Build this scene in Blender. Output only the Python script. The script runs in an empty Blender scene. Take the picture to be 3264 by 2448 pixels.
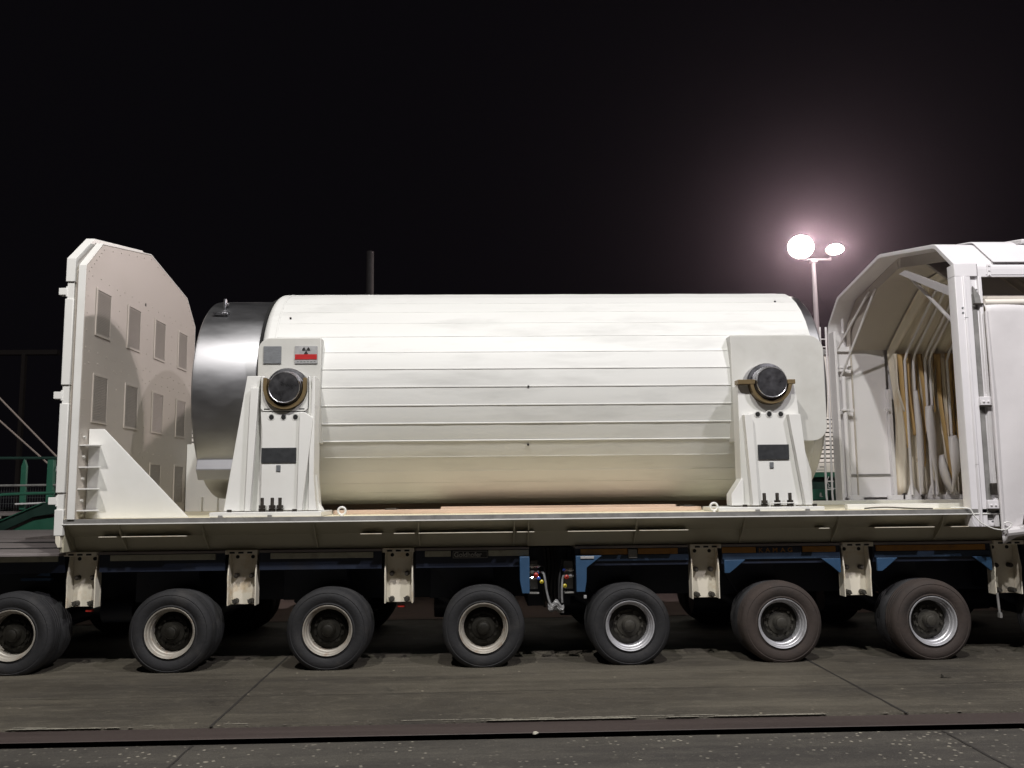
import bpy, bmesh, math, random
from mathutils import Vector, Matrix
random.seed(7)
S = bpy.context.scene
C = S.collection
R_ = math.radians

# ------------------------------------------------------------------ camera
cam_d = bpy.data.cameras.new("camera"); cam = bpy.data.objects.new("camera", cam_d); C.objects.link(cam)
r = Vector((0.99939818, -0.03303859, -0.01057069)); u = Vector((0.00655863, -0.11926432, 0.99284088)); f = Vector((0.03406277, 0.99231269, 0.11897586))
cam.matrix_world = Matrix(((r.x, u.x, -f.x, 0), (r.y, u.y, -f.y, -8.777), (r.z, u.z, -f.z, 1.696), (0, 0, 0, 1)))
cam_d.sensor_width = 36; cam_d.lens = 2822 / 3264 * 36; cam_d.clip_end = 2000; cam_d.clip_start = 0.1
S.camera = cam
# ------------------------------------------------------------------ night sky
W = bpy.data.worlds.new("World"); S.world = W; W.use_nodes = True
nt = W.node_tree; bg = nt.nodes["Background"]
bg.inputs[0].default_value = (0.0024, 0.0021, 0.0028, 1); bg.inputs[1].default_value = 1.0
# ------------------------------------------------------------------ yard floodlights (masts behind the camera, unseen)
def lamp(name, loc, power, col, rad, aim=None, spread=None):
    if aim is None:
        d = bpy.data.lights.new(name, 'POINT'); d.shadow_soft_size = rad
    else:
        d = bpy.data.lights.new(name, 'SPOT'); d.shadow_soft_size = rad; d.spot_size = R_(spread); d.spot_blend = 0.5
    d.energy = power; d.color = col
    o = bpy.data.objects.new(name, d); C.objects.link(o); o.location = loc
    if aim is not None:
        o.rotation_euler = (Vector(aim) - Vector(loc)).to_track_quat('-Z', 'Y').to_euler()
    return o
lamp("floodlight_glow", (-3.6, -8.8, 13.4), 4500, (1.0, 0.955, 0.94), 0.16)
lamp("floodlight_glow", (1.5, -8.8, 13.8), 4700, (0.985, 0.985, 0.93), 0.16)
lamp("floodlight_glow", (7.8, -8.4, 12.0), 3500, (0.98, 0.94, 1.0), 0.16)
# ------------------------------------------------------------------ exposure
S.view_settings.view_transform = 'Standard'; S.view_settings.look = 'None'
S.view_settings.exposure = 0.0; S.view_settings.gamma = 1.0
S.cycles.max_bounces = 8; S.cycles.diffuse_bounces = 4; S.cycles.sample_clamp_indirect = 4.0
S.cycles.use_denoising = True

# ================================================================== materials
def nmat(name, col, rough=0.5, metal=0.0, var=0.06, scale=3.0, bump=0.0, bscale=60.0, stain=None, stain_amt=0.0,
         stain_scale=2.0, stretch=(1, 1, 1), coat=0.0, spec=0.5, rvar=0.12, aniso=0.0):
    m = bpy.data.materials.new(name); m.use_nodes = True
    n = m.node_tree.nodes; l = m.node_tree.links
    b = n["Principled BSDF"]
    tc = n.new("ShaderNodeTexCoord"); mp = n.new("ShaderNodeMapping"); mp.inputs[3].default_value = stretch
    oi = n.new("ShaderNodeObjectInfo"); om = n.new("ShaderNodeMath"); om.operation = 'MULTIPLY'; om.inputs[1].default_value = 23.7; l.new(oi.outputs["Random"], om.inputs[0])
    oa = n.new("ShaderNodeVectorMath"); oa.operation = 'ADD'; l.new(tc.outputs["Object"], oa.inputs[0]); l.new(om.outputs[0], oa.inputs[1])
    l.new(oa.outputs[0], mp.inputs[0])
    nz = n.new("ShaderNodeTexNoise"); nz.inputs["Scale"].default_value = scale; nz.inputs["Detail"].default_value = 8; nz.inputs["Roughness"].default_value = 0.6
    l.new(mp.outputs[0], nz.inputs["Vector"])
    mr = n.new("ShaderNodeMapRange"); mr.inputs[1].default_value = 0.3; mr.inputs[2].default_value = 0.7
    mr.inputs[3].default_value = 1 - var; mr.inputs[4].default_value = 1 + var
    l.new(nz.outputs["Fac"], mr.inputs[0])
    mul = n.new("ShaderNodeVectorMath"); mul.operation = 'SCALE'; mul.inputs[0].default_value = col[:3]
    l.new(mr.outputs[0], mul.inputs["Scale"])
    out = mul.outputs[0]
    if stain is not None:
        nz2 = n.new("ShaderNodeTexNoise"); nz2.inputs["Scale"].default_value = stain_scale; nz2.inputs["Detail"].default_value = 10; nz2.inputs["Roughness"].default_value = 0.65
        l.new(mp.outputs[0], nz2.inputs["Vector"])
        r2 = n.new("ShaderNodeMapRange"); r2.inputs[1].default_value = 0.52; r2.inputs[2].default_value = 0.75; r2.inputs[3].default_value = 0; r2.inputs[4].default_value = stain_amt
        l.new(nz2.outputs["Fac"], r2.inputs[0])
        mx = n.new("ShaderNodeMix"); mx.data_type = 'RGBA'
        l.new(r2.outputs[0], mx.inputs[0]); l.new(out, mx.inputs[6]); mx.inputs[7].default_value = (*stain, 1)
        out = mx.outputs[2]
    l.new(out, b.inputs["Base Color"])
    rr = n.new("ShaderNodeMapRange"); rr.inputs[1].default_value = 0.3; rr.inputs[2].default_value = 0.7
    rr.inputs[3].default_value = max(0.02, rough - rvar * rough); rr.inputs[4].default_value = min(1, rough + rvar * rough)
    l.new(nz.outputs["Fac"], rr.inputs[0]); l.new(rr.outputs[0], b.inputs["Roughness"])
    b.inputs["Metallic"].default_value = metal; b.inputs["Specular IOR Level"].default_value = spec
    if coat: b.inputs["Coat Weight"].default_value = coat
    if aniso: b.inputs["Anisotropic"].default_value = aniso
    if bump:
        nb = n.new("ShaderNodeTexNoise"); nb.inputs["Scale"].default_value = bscale; nb.inputs["Detail"].default_value = 6
        l.new(mp.outputs[0], nb.inputs["Vector"])
        bp = n.new("ShaderNodeBump"); bp.inputs["Strength"].default_value = bump; bp.inputs["Distance"].default_value = 0.01
        l.new(nb.outputs["Fac"], bp.inputs["Height"]); l.new(bp.outputs[0], b.inputs["Normal"])
    return m

M = {}
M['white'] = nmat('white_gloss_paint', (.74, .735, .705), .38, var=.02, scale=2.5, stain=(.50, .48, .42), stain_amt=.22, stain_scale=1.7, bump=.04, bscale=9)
M['cask'] = nmat('ivory_cask_paint', (.69, .69, .665), .50, var=.025, scale=1.6, stain=(.38, .38, .36), stain_amt=.48, stain_scale=1.9, stretch=(.35, 1, 2.0), bump=.10, bscale=3.0)
M['pad'] = nmat('pad_paint', (.55, .545, .51), .42, var=.04, scale=3, stain=(.36, .34, .30), stain_amt=.35, stain_scale=2.2, bump=.05, bscale=8)
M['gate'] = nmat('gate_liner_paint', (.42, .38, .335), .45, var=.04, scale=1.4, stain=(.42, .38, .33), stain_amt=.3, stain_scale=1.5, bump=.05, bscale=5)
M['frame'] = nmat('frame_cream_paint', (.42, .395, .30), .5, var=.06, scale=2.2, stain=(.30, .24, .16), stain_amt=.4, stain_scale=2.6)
M['bracket'] = nmat('bracket_cream_paint', (.72, .67, .56), .5, var=.05, scale=3, stain=(.45, .28, .09), stain_amt=.75, stain_scale=5.5)
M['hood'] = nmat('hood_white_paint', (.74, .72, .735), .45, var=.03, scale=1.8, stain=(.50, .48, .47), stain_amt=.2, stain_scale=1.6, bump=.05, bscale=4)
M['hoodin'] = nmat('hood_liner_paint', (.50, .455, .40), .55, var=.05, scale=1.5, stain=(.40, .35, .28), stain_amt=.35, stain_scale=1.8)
M['steel'] = nmat('machined_steel', (.40, .40, .41), .50, metal=1, var=.16, scale=2.2, stretch=(.6, 1.6, 1.6), bump=.012, bscale=40, rvar=.15, aniso=.55)
def radial(m, ax):
    n = m.node_tree.nodes; tg = n.new("ShaderNodeTangent"); tg.direction_type = 'RADIAL'; tg.axis = ax
    m.node_tree.links.new(tg.outputs[0], n["Principled BSDF"].inputs["Tangent"])
    n["Principled BSDF"].inputs["Anisotropic Rotation"].default_value = .25
radial(M['steel'], 'X')
M['steel2'] = nmat('brushed_trunnion_steel', (.36, .36, .38), .30, metal=1, var=.2, scale=14, bump=.03, bscale=60)
M['plate'] = nmat('engraved_data_plate', (.20, .21, .22), .55, metal=.5, var=.18, scale=30, stretch=(1, 1, 3), bump=.15, bscale=120)
M['plate2'] = nmat('dark_data_plate', (.035, .037, .040), .5, metal=.2, var=.2, scale=25)
M['alu'] = nmat('bright_label_plate', (.42, .42, .42), .45, metal=.35, var=.1, scale=25)
M['red'] = nmat('red_label', (.42, .012, .012), .5, var=.1, scale=20)
M['black'] = nmat('black_print', (.012, .012, .012), .6, var=.1)
M['bronze'] = nmat('bronze_saddle_liner', (.22, .16, .08), .45, metal=.55, var=.15, scale=18, stain=(.10, .07, .03), stain_amt=.5, stain_scale=9)
M['bolt'] = nmat('black_oiled_bolt', (.055, .048, .04), .5, metal=.5, var=.3, scale=30)
M['hole'] = nmat('dark_bore', (.008, .008, .008), .8)
M['galv'] = nmat('worn_grey_edge', (.23, .225, .215), .6, metal=.2, var=.25, scale=6, stain=(.10, .10, .10), stain_amt=.6, stain_scale=9, bump=.2, bscale=25)
M['block'] = nmat('dull_aluminium', (.30, .30, .32), .5, metal=.4, var=.08, scale=5)
M['wood'] = nmat('brown_timber', (.58, .43, .33), .75, var=.2, scale=2.2, stretch=(.4, 3, 3), bump=.25, bscale=22, stain=(.20, .13, .08), stain_amt=.6, stain_scale=2)
M['deckw'] = nmat('dusty_deck_plate', (.80, .74, .54), .8, var=.2, scale=2.5, stain=(.34, .26, .18), stain_amt=.5, stain_scale=2.5, bump=.15, bscale=20)
M['tyre'] = nmat('tyre_rubber', (.014, .014, .0155), .78, var=.3, scale=5, stain=(.055, .05, .046), stain_amt=.55, stain_scale=4, bump=.35, bscale=40)
M['tyredust'] = nmat('dusty_brown_tyre_rubber', (.042, .031, .026), .85, var=.22, scale=5, stain=(.022, .019, .018), stain_amt=.8, stain_scale=3.5, bump=.35, bscale=40)
M['rimcream'] = nmat('cream_rusty_rim', (.36, .335, .29), .45, var=.12, scale=12, metal=.15, stain=(.20, .10, .04), stain_amt=.7, stain_scale=14)
M['rimsilver'] = nmat('silver_rim', (.50, .50, .52), .38, metal=.4, var=.1, scale=14, stain=(.16, .13, .11), stain_amt=.5, stain_scale=10)
M['hubdark'] = nmat('greasy_hub', (.011, .0095, .006), .6, metal=.3, var=.35, scale=16, bump=.2, bscale=50)
M['hubgrey'] = nmat('greased_grey_hub', (.050, .046, .038), .6, metal=.3, var=.3, scale=16, bump=.2, bscale=50)
M['navy'] = nmat('navy_trailer_paint', (.008, .013, .028), .5, var=.15, scale=6, stain=(.02, .018, .016), stain_amt=.6, stain_scale=4)
M['blue'] = nmat('blue_trailer_paint', (.024, .066, .135), .5, var=.12, scale=6, stain=(.03, .05, .08), stain_amt=.5, stain_scale=5)
M['dblue'] = nmat('dark_blue_paint', (.012, .028, .055), .55, var=.2, scale=6)  # plain darker blue for the side skirt
M['bed'] = nmat('worn_bed_plate', (.21, .185, .18), .75, var=.15, scale=2.2, stretch=(.5, 2, 1), stain=(.09, .075, .075), stain_amt=.6, stain_scale=3, bump=.2, bscale=30)
M['stripc'] = nmat('cream_reflective_strip', (.38, .37, .29), .45, var=.12, scale=9, stain=(.10, .09, .07), stain_amt=.6, stain_scale=8)
M['stripo'] = nmat('orange_reflective_strip', (.30, .135, .016), .45, var=.12, scale=9, stain=(.10, .06, .03), stain_amt=.7, stain_scale=8)
M['sign'] = nmat('name_board_black', (.02, .02, .02), .5, var=.15)
M['letter'] = nmat('grey_lettering', (.34, .34, .32), .6, var=.15, scale=30)
M['letterd'] = nmat('dark_lettering', (.05, .03, .02), .6)
M['hose'] = nmat('hydraulic_hose', (.035, .035, .037), .45, var=.3, scale=20)
M['chrome'] = nmat('chromed_fitting', (.6, .6, .62), .25, metal=1, var=.1)
M['kred'] = nmat('red_cap', (.42, .03, .02), .4); M['kblue'] = nmat('blue_cap', (.02, .07, .40), .4); M['kyel'] = nmat('yellow_cap', (.60, .48, .03), .4)
M['wrap'] = nmat('grey_wrapping', (.20, .20, .20), .35, var=.3, scale=14, bump=.6, bscale=18)
M['green'] = nmat('green_steel_paint', (.020, .105, .065), .5, var=.15, scale=4, stain=(.02, .045, .03), stain_amt=.5, stain_scale=4)
M['dgreen'] = nmat('dark_green_paint', (.006, .028, .020), .55, var=.15, scale=4)
M['louvre'] = nmat('white_louvre_paint', (.74, .69, .62), .5, var=.04, scale=2)
M['dark'] = nmat('gap_filler_dark', (.012, .011, .011), .7, var=.2)
M['mesh'] = nmat('dark_mesh', (.03, .035, .035), .6)
M['gantry'] = nmat('rusty_gantry_steel', (.022, .017, .015), .8, var=.2)
M['pole'] = nmat('pale_mast_paint', (.55, .51, .52), .5, var=.05)
M['chim'] = nmat('sooty_chimney', (.016, .014, .015), .8)
M['rope'] = nmat('pale_wire_rope', (.30, .25, .22), .7, var=.2, scale=30)
M['tarp'] = nmat('white_tarpaulin', (.66, .635, .64), .42, var=.04, scale=1.6, stain=(.48, .46, .46), stain_amt=.3, stain_scale=1.4, bump=.9, bscale=2.2)
M['curt'] = nmat('cream_folded_tarpaulin', (.70, .64, .54), .6, var=.12, scale=3, stretch=(3, .5, .35), stain=(.44, .27, .10), stain_amt=.85, stain_scale=2.6, bump=.4, bscale=5)
M['bowy'] = nmat('yellowed_strap', (.55, .37, .16), .6, var=.12, scale=5, stretch=(1, 1, .3))
M['joint'] = nmat('bitumen_joint', (.022, .019, .016), .85)
M['railst'] = nmat('rusty_rail_steel', (.054, .040, .036), .62, metal=.15, var=.18, scale=2.5, stretch=(.15, 3, 1), bump=.15, bscale=30)
M['channel'] = nmat('rail_channel_dark', (.008, .005, .005), .85)
M['mortar'] = nmat('pale_crumbled_mortar', (.20, .185, .15), .9, var=.3, scale=14, bump=.5, bscale=40)
M['stone'] = nmat('pale_pebble', (.38, .36, .30), .8, var=.2)
M['reard'] = nmat('rear_yard_dirt', (.20, .14, .12), .9, var=.2, scale=2, stain=(.06, .04, .035), stain_amt=.5, stain_scale=4, bump=.3, bscale=12)

def emis(name, col, s):
    m = bpy.data.materials.new(name); m.use_nodes = True; n = m.node_tree.nodes; b = n["Principled BSDF"]
    b.inputs["Base Color"].default_value = (.8, .8, .8, 1); b.inputs["Emission Color"].default_value = (*col, 1); b.inputs["Emission Strength"].default_value = s
    return m
M['lens'] = emis('lit_floodlight_glass', (1, .86, .82), 60)

def concrete(name, base, dark, light, chips):
    m = bpy.data.materials.new(name); m.use_nodes = True; n = m.node_tree.nodes; l = m.node_tree.links; b = n["Principled BSDF"]
    tc = n.new("ShaderNodeTexCoord")
    def noise(sc, det=8, st=(1, 1, 1), off=0, rg=.6):
        mp = n.new("ShaderNodeMapping"); mp.inputs[3].default_value = st; mp.inputs[1].default_value = (off, off, 0); l.new(tc.outputs["Object"], mp.inputs[0])
        z = n.new("ShaderNodeTexNoise"); z.inputs["Scale"].default_value = sc; z.inputs["Detail"].default_value = det; z.inputs["Roughness"].default_value = rg; l.new(mp.outputs[0], z.inputs["Vector"]); return z.outputs["Fac"]
    def rng(s, a, c, x=0, y=1):
        q = n.new("ShaderNodeMapRange"); q.inputs[1].default_value = a; q.inputs[2].default_value = c; q.inputs[3].default_value = x; q.inputs[4].default_value = y; l.new(s, q.inputs[0]); return q.outputs[0]
    def mix(fac, a, c):
        q = n.new("ShaderNodeMix"); q.data_type = 'RGBA'; l.new(fac, q.inputs[0])
        if isinstance(a, tuple): q.inputs[6].default_value = (*a, 1)
        else: l.new(a, q.inputs[6])
        if isinstance(c, tuple): q.inputs[7].default_value = (*c, 1)
        else: l.new(c, q.inputs[7])
        return q.outputs[2]
    c = mix(rng(noise(.55, 9), .35, .65), dark, base)
    c = mix(rng(noise(1.1, 10, (.16, 1.3, 1), 5, .68), .46, .70, 0, .75), c, light)          # wheel-worn streaks along the track
    c = mix(rng(noise(1.7, 9, (.25, 2.2, 1), 11, .68), .50, .68, 0, .7), c, dark)
    c = mix(rng(noise(9, 9, (.5, 1, 1), 17, .72), .52, .72, 0, .45), c, light)
    c = mix(rng(noise(7, 8, off=3), .58, .74, 0, .35), c, light)
    c = mix(rng(noise(2.3, 10, off=31), .64, .72, 0, .65), c, tuple(v * .45 for v in dark)) # oil stains
    c = mix(rng(noise(55, 4), .35, .68, 0, .42), c, tuple(v * .55 for v in dark))
    vo = n.new("ShaderNodeTexVoronoi"); vo.inputs["Scale"].default_value = 21; vo.inputs["Randomness"].default_value = 1; l.new(tc.outputs["Object"], vo.inputs["Vector"])
    sep = n.new("ShaderNodeSeparateColor"); l.new(vo.outputs["Color"], sep.inputs[0])
    sel = rng(sep.outputs[0], 1 - chips, 1 - chips + .01); core = rng(vo.outputs["Distance"], .30, .18)
    mm = n.new("ShaderNodeMath"); mm.operation = 'MULTIPLY'; l.new(sel, mm.inputs[0]); l.new(core, mm.inputs[1])
    patch = rng(noise(.8, 4, off=9), .36, .6); m2 = n.new("ShaderNodeMath"); m2.operation = 'MULTIPLY'; l.new(mm.outputs[0], m2.inputs[0]); l.new(patch, m2.inputs[1])
    c = mix(m2.outputs[0], c, tuple(v * 2.4 for v in light))
    l.new(c, b.inputs["Base Color"]); l.new(rng(noise(3, 6), .3, .7, .62, .85), b.inputs["Roughness"])
    bp = n.new("ShaderNodeBump"); bp.inputs["Strength"].default_value = .8; bp.inputs["Distance"].default_value = .014
    l.new(noise(38, 9, rg=.75), bp.inputs["Height"]); l.new(bp.outputs[0], b.inputs["Normal"])
    return m
M['slab'] = concrete('worn_concrete_slab', (.092, .080, .059), (.042, .036, .028), (.180, .160, .120), .012)
M['apron'] = concrete('exposed_aggregate_concrete', (.068, .060, .050), (.036, .032, .028), (.125, .115, .092), .40)

# ================================================================== mesh helpers
class MB:
    def __init__(s): s.v = []; s.f = []
    def add(s, vs, fs):
        o = len(s.v); s.v += [tuple(v) for v in vs]; s.f += [tuple(i + o for i in q) for q in fs]; return s
    def box(s, x0, x1, y0, y1, z0, z1):
        return s.add([(x0, y0, z0), (x1, y0, z0), (x1, y1, z0), (x0, y1, z0), (x0, y0, z1), (x1, y0, z1), (x1, y1, z1), (x0, y1, z1)],
                     [(0, 3, 2, 1), (4, 5, 6, 7), (0, 1, 5, 4), (1, 2, 6, 5), (2, 3, 7, 6), (3, 0, 4, 7)])
    def prism(s, poly, ax, a, b):
        def P(p, t): return {'X': (t, p[0], p[1]), 'Y': (p[0], t, p[1]), 'Z': (p[0], p[1], t)}[ax]
        n = len(poly); vs = [P(p, a) for p in poly] + [P(p, b) for p in poly]
        fs = [tuple(range(n - 1, -1, -1)), tuple(range(n, 2 * n))] + [(i, (i + 1) % n, n + (i + 1) % n, n + i) for i in range(n)]
        return s.add(vs, fs)
    def shell(s, prof, ax, a, b, t):
        """open profile thickened inward by t and extruded"""
        ins = []
        for i, p in enumerate(prof):
            d = Vector((0, 0))
            if i > 0: d += (Vector(p) - Vector(prof[i - 1])).normalized()
            if i < len(prof) - 1: d += (Vector(prof[i + 1]) - Vector(p)).normalized()
            d.normalize(); nrm = Vector((d.y, -d.x)); ins.append((p[0] + nrm.x * t, p[1] + nrm.y * t))
        for i in range(len(prof) - 1):
            s.prism([prof[i], prof[i + 1], ins[i + 1], ins[i]], ax, a, b)
        return s
    def tube(s, pts, rad, n=8, cap=True):
        pts = [Vector(p) for p in pts]; rings = []
        up = None
        for i, p in enumerate(pts):
            d = (pts[min(i + 1, len(pts) - 1)] - pts[max(i - 1, 0)]).normalized()
            if up is None:
                up = d.orthogonal().normalized()
            else:
                up = (up - d * up.dot(d))
                up = up.normalized() if up.length > 1e-6 else d.orthogonal().normalized()
            w = d.cross(up); rr = rad[i] if isinstance(rad, (list, tuple)) else rad
            rings.append([p + (up * math.cos(2 * math.pi * k / n) + w * math.sin(2 * math.pi * k / n)) * rr for k in range(n)])
        vs = [v for q in rings for v in q]; fs = []
        for i in range(len(pts) - 1):
            for k in range(n):
                fs.append((i * n + k, i * n + (k + 1) % n, (i + 1) * n + (k + 1) % n, (i + 1) * n + k))
        if cap: fs += [tuple(range(n - 1, -1, -1)), tuple((len(pts) - 1) * n + k for k in range(n))]
        return s.add(vs, fs)
    def lathe(s, prof, ax, c, n=48, cap0=False, cap1=False):
        """prof = [(radius, position along axis)]"""
        vs = []; fs = []
        for (rr, t) in prof:
            for k in range(n):
                a = 2 * math.pi * k / n; q = (rr * math.cos(a), rr * math.sin(a))
                vs.append({'X': (c[0] + t, c[1] + q[0], c[2] + q[1]), 'Y': (c[0] + q[0], c[1] + t, c[2] + q[1]), 'Z': (c[0] + q[0], c[1] + q[1], c[2] + t)}[ax])
        for i in range(len(prof) - 1):
            for k in range(n): fs.append((i * n + k, i * n + (k + 1) % n, (i + 1) * n + (k + 1) % n, (i + 1) * n + k))
        if cap0: fs.append(tuple(range(n)))
        if cap1: fs.append(tuple((len(prof) - 1) * n + k for k in range(n)))
        return s.add(vs, fs)
    def cyl(s, ax, c, rad, a, b, n=24): return s.lathe([(rad, a), (rad, b)], ax, c, n, True, True)
    def hexnut(s, ax, c, rad, a, b): return s.lathe([(rad, a), (rad, b)], ax, c, 6, True, True)
    def torus(s, ax, c, R, rr, n=32, m=10):
        return s.lathe([(R + rr * math.cos(2 * math.pi * k / m), rr * math.sin(2 * math.pi * k / m)) for k in range(m + 1)], ax, c, n)
    def mesh(s, name, angle=35):
        me = bpy.data.meshes.new(name); me.from_pydata(s.v, [], s.f)
        bm = bmesh.new(); bm.from_mesh(me); bmesh.ops.remove_doubles(bm, verts=bm.verts, dist=1e-5)
        bmesh.ops.recalc_face_normals(bm, faces=bm.faces); bm.to_mesh(me); bm.free()
        if angle:
            for p in me.polygons: p.use_smooth = True
            me.set_sharp_from_angle(angle=R_(angle))
        return me
def tag(o, label=None, cat=None, group=None, kind=None):
    for k, v in (('label', label), ('category', cat), ('group', group), ('kind', kind)):
        if v: o[k] = v
    return o
def root(name, loc, label, cat, group=None):
    o = bpy.data.objects.new(name, None); C.objects.link(o); o.location = loc; o.empty_display_size = .2
    return tag(o, label, cat, group)
def part(name, mb, mat, parent=None, bevel=0, angle=35, label=None):
    me = mb if isinstance(mb, bpy.types.Mesh) else mb.mesh(name, angle)
    if not me.materials: me.materials.append(M[mat])
    o = bpy.data.objects.new(name, me); C.objects.link(o)
    if parent is not None:
        o.parent = parent
        if parent.type == 'EMPTY': o.matrix_parent_inverse = Matrix.Translation(-parent.location)
    if bevel:
        b = o.modifiers.new('bevel', 'BEVEL'); b.width = bevel; b.segments = 2; b.limit_method = 'ANGLE'; b.angle_limit = R_(40); b.harden_normals = False
    if label: o['label'] = label
    return o
def copy_tree(o, parent=None):
    c = o.copy(); C.objects.link(c)
    if parent is not None:
        c.parent = parent; c.matrix_parent_inverse = o.matrix_parent_inverse.copy()
    for ch in list(o.children): copy_tree(ch, c)
    return c
def text_mesh(txt, size, mat, xyz, thick=.002, parent=None, name='lettering', sx=1.0, bold=0.0):
    cu = bpy.data.curves.new('t', 'FONT'); cu.body = txt; cu.size = size; cu.extrude = thick; cu.offset = bold; cu.align_x = 'LEFT'
    t = bpy.data.objects.new('t', cu); C.objects.link(t)
    me = bpy.data.meshes.new_from_object(t); bpy.data.objects.remove(t)
    me.transform(Matrix.Translation(Vector(xyz)) @ Matrix.Rotation(math.pi / 2, 4, 'X') @ Matrix.Diagonal((sx, 1, 1, 1)))
    me.materials.clear(); me.materials.append(M[mat])
    return part(name, me, mat, parent)

# ================================================================== ground
g = MB()
def sheet(mb, x0, x1, y0, y1, z): mb.add([(x0, y0, z), (x1, y0, z), (x1, y1, z), (x0, y1, z)], [(0, 1, 2, 3)])
def ground_sheet(name, y0, y1, z, mat):
    m = MB(); sheet(m, -100, 100, y0, y1, z); o = part(name, m, mat, angle=0); tag(o, kind='structure'); return o
gm = MB(); sheet(gm, -100, 100, -1.962, 120, 0)
gm.add([(-100, -1.962, 0), (100, -1.962, 0), (100, -1.968, -.016), (-100, -1.968, -.016)], [(0, 1, 2, 3)])
o = part('ground', gm, 'slab', angle=0); tag(o, kind='structure')
gm = MB(); sheet(gm, -100, 100, -60, -2.452, 0)
gm.add([(-100, -2.452, 0), (100, -2.452, 0), (100, -2.449, -.30), (-100, -2.449, -.30)], [(0, 1, 2, 3)])
o = part('pavement', gm, 'apron', angle=0); tag(o, kind='structure')
gm = MB(); sheet(gm, -100, 100, -2.45, -2.27, -.28)
o = part('rail_channel', gm, 'channel', angle=0); tag(o, kind='structure')
gm = MB().box(-100, 100, -2.258, -1.967, -.019, -.012)
o = part('rail', gm, 'railst', bevel=.004); tag(o, kind='structure')
gm = MB().box(-100, 100, -2.17, -1.99, -.28, -.0215)
o = part('rail_web', gm, 'channel'); tag(o, kind='structure')
jm = MB()
for x in (-12.3, -7.15, -2.0, 3.17, 8.32):
    for (y0, y1) in ((-1.99, 12.0), (-9, -2.47)):
        n = 60; vs = []; fs = []
        for i in range(n + 1):
            y = y0 + (y1 - y0) * i / n; w = .006 + random.random() * .007; dx = random.uniform(-.003, .003) + .02 * ((y + 2) / 2.5 < 0)
            xx = x - (.03 if x < 0 else -.03) * (y + 2) / 2.5
            vs += [(xx + dx - w, y, .004), (xx + dx + w, y, .004)]
        fs = [(2 * i, 2 * i + 1, 2 * i + 3, 2 * i + 2) for i in range(n)]
        jm.add(vs, fs)
vs = []; n = 300                                                     # fine lengthwise crack
for i in range(n + 1):
    x = -8 + 16 * i / n; y = -1.01 + .012 * math.sin(x * 1.3) + random.uniform(-.008, .008); w = .0015 + random.random() * .002
    vs += [(x, y - w, .004), (x, y + w, .004)]
jm.add(vs, [(2 * i, 2 * i + 1, 2 * i + 3, 2 * i + 2) for i in range(n)])
o = part('joint_seal', jm, 'joint', angle=0); tag(o, kind='structure')
# crumbling mortar lip along the rail
mo = MB(); n = 1600; w = 0.0; run = 0
for ln, (yb, wmax) in enumerate(((-1.972, .030), (-1.925, .012))):
    vs = []; fs = []; on = False
    for i in range(n + 1):
        x = -9 + 18 * i / n
        den = math.sin(x * 1.1 + ln) + .7 * math.sin(x * 3.7 + 2 * ln) + .4 * math.sin(x * 9.3)
        w = max(0.0, min(wmax, w + random.uniform(-.007, .0065) + (.001 if den > .1 else -.004)))
        vs += [(x, yb - .001 - w * .25 * random.random(), .004), (x, yb + w, .005)]
        if i and (w > .002): fs.append((2 * i - 2, 2 * i, 2 * i + 1, 2 * i - 1))
    mo.add(vs, fs)
o = part('mortar_lip', mo, 'mortar', angle=0); tag(o, kind='structure')
# rear dirt and tracks behind the trailer
gm = MB(); sheet(gm, -60, 60, 3.3, 60, .006); o = part('rear_ground', gm, 'reard', angle=0); tag(o, kind='structure')
# a few loose pebbles
def pebble(x, y, s):
    m = MB(); n = 7; prof = [(s * .2, 0), (s * .9, s * .1), (s, s * .35), (s * .7, s * .7), (s * .15, s * .85)]
    m.lathe(prof, 'Z', (0, 0, 0), n, True, True); m.v = [(a * random.uniform(.8, 1.2), b * random.uniform(.6, 1), c) for a, b, c in m.v]
    return m
o = part('pebble', pebble(0, 0, .022), 'stone', angle=0); o.location = (.36, -2.36, -.08); o.location = (.36, -2.30, -.012)
tag(o, 'small pale pebble lying in the dark rail groove', 'pebble')
lf = MB(); lf.add([(-.05, 0, .006), (0, -.012, .02), (.055, .006, .008), (.005, .022, .012), (-.02, .05, .03), (-.01, .01, .012)], [(0, 1, 3), (1, 2, 3), (0, 4, 5), (1, 2, 3)])
o = part('dead_leaf', lf, 'hubdark', angle=0); o.location = (4.1, -.80, 0); tag(o, 'tiny dark dead leaf on the concrete in front of the rightmost full wheel', 'leaf')

# ================================================================== wheels
def arc_clamp(mb, zmin):
    mb.v = [(a, b, max(c, zmin)) for a, b, c in mb.v]
def tyre_mesh(y):
    p = [(.232, .045), (.236, .028), (.250, .016), (.262, .020), (.285, .006), (.318, .000), (.345, .004), (.352, .009), (.358, .006), (.378, .016), (.392, .034), (.398, .048)]
    for gy in (.082, .12, .16): p += [(.402, gy - .010), (.394, gy - .006), (.394, gy + .004), (.402, gy + .008)]
    p += [(.398, .19), (.385, .214), (.345, .228), (.29, .226), (.24, .205), (.232, .19)]
    m = MB().lathe([(a, b + y) for a, b in p], 'Y', (0, 0, .372), 96)
    m.v = [(a, b, max(c, 0.002)) for a, b, c in m.v]
    return m
rim_m = MB().lathe([(.226, .040), (.232, .020), (.240, .014), (.237, .006), (.228, .010), (.223, .022), (.220, .036), (.211, .042), (.208, .052), (.205, .075), (.196, .082), (.194, .10), (.196, .158), (.19, .165)], 'Y', (0, 0, .372), 96).mesh('rim', 40)
hub_b = MB().lathe([(.193, .163), (.175, .150), (.150, .138), (.148, .120), (.115, .118), (.112, .105), (.07, .100), (.066, .062), (.058, .05), (.03, .046), (.001, .046)], 'Y', (0, 0, .372), 48)
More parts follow.
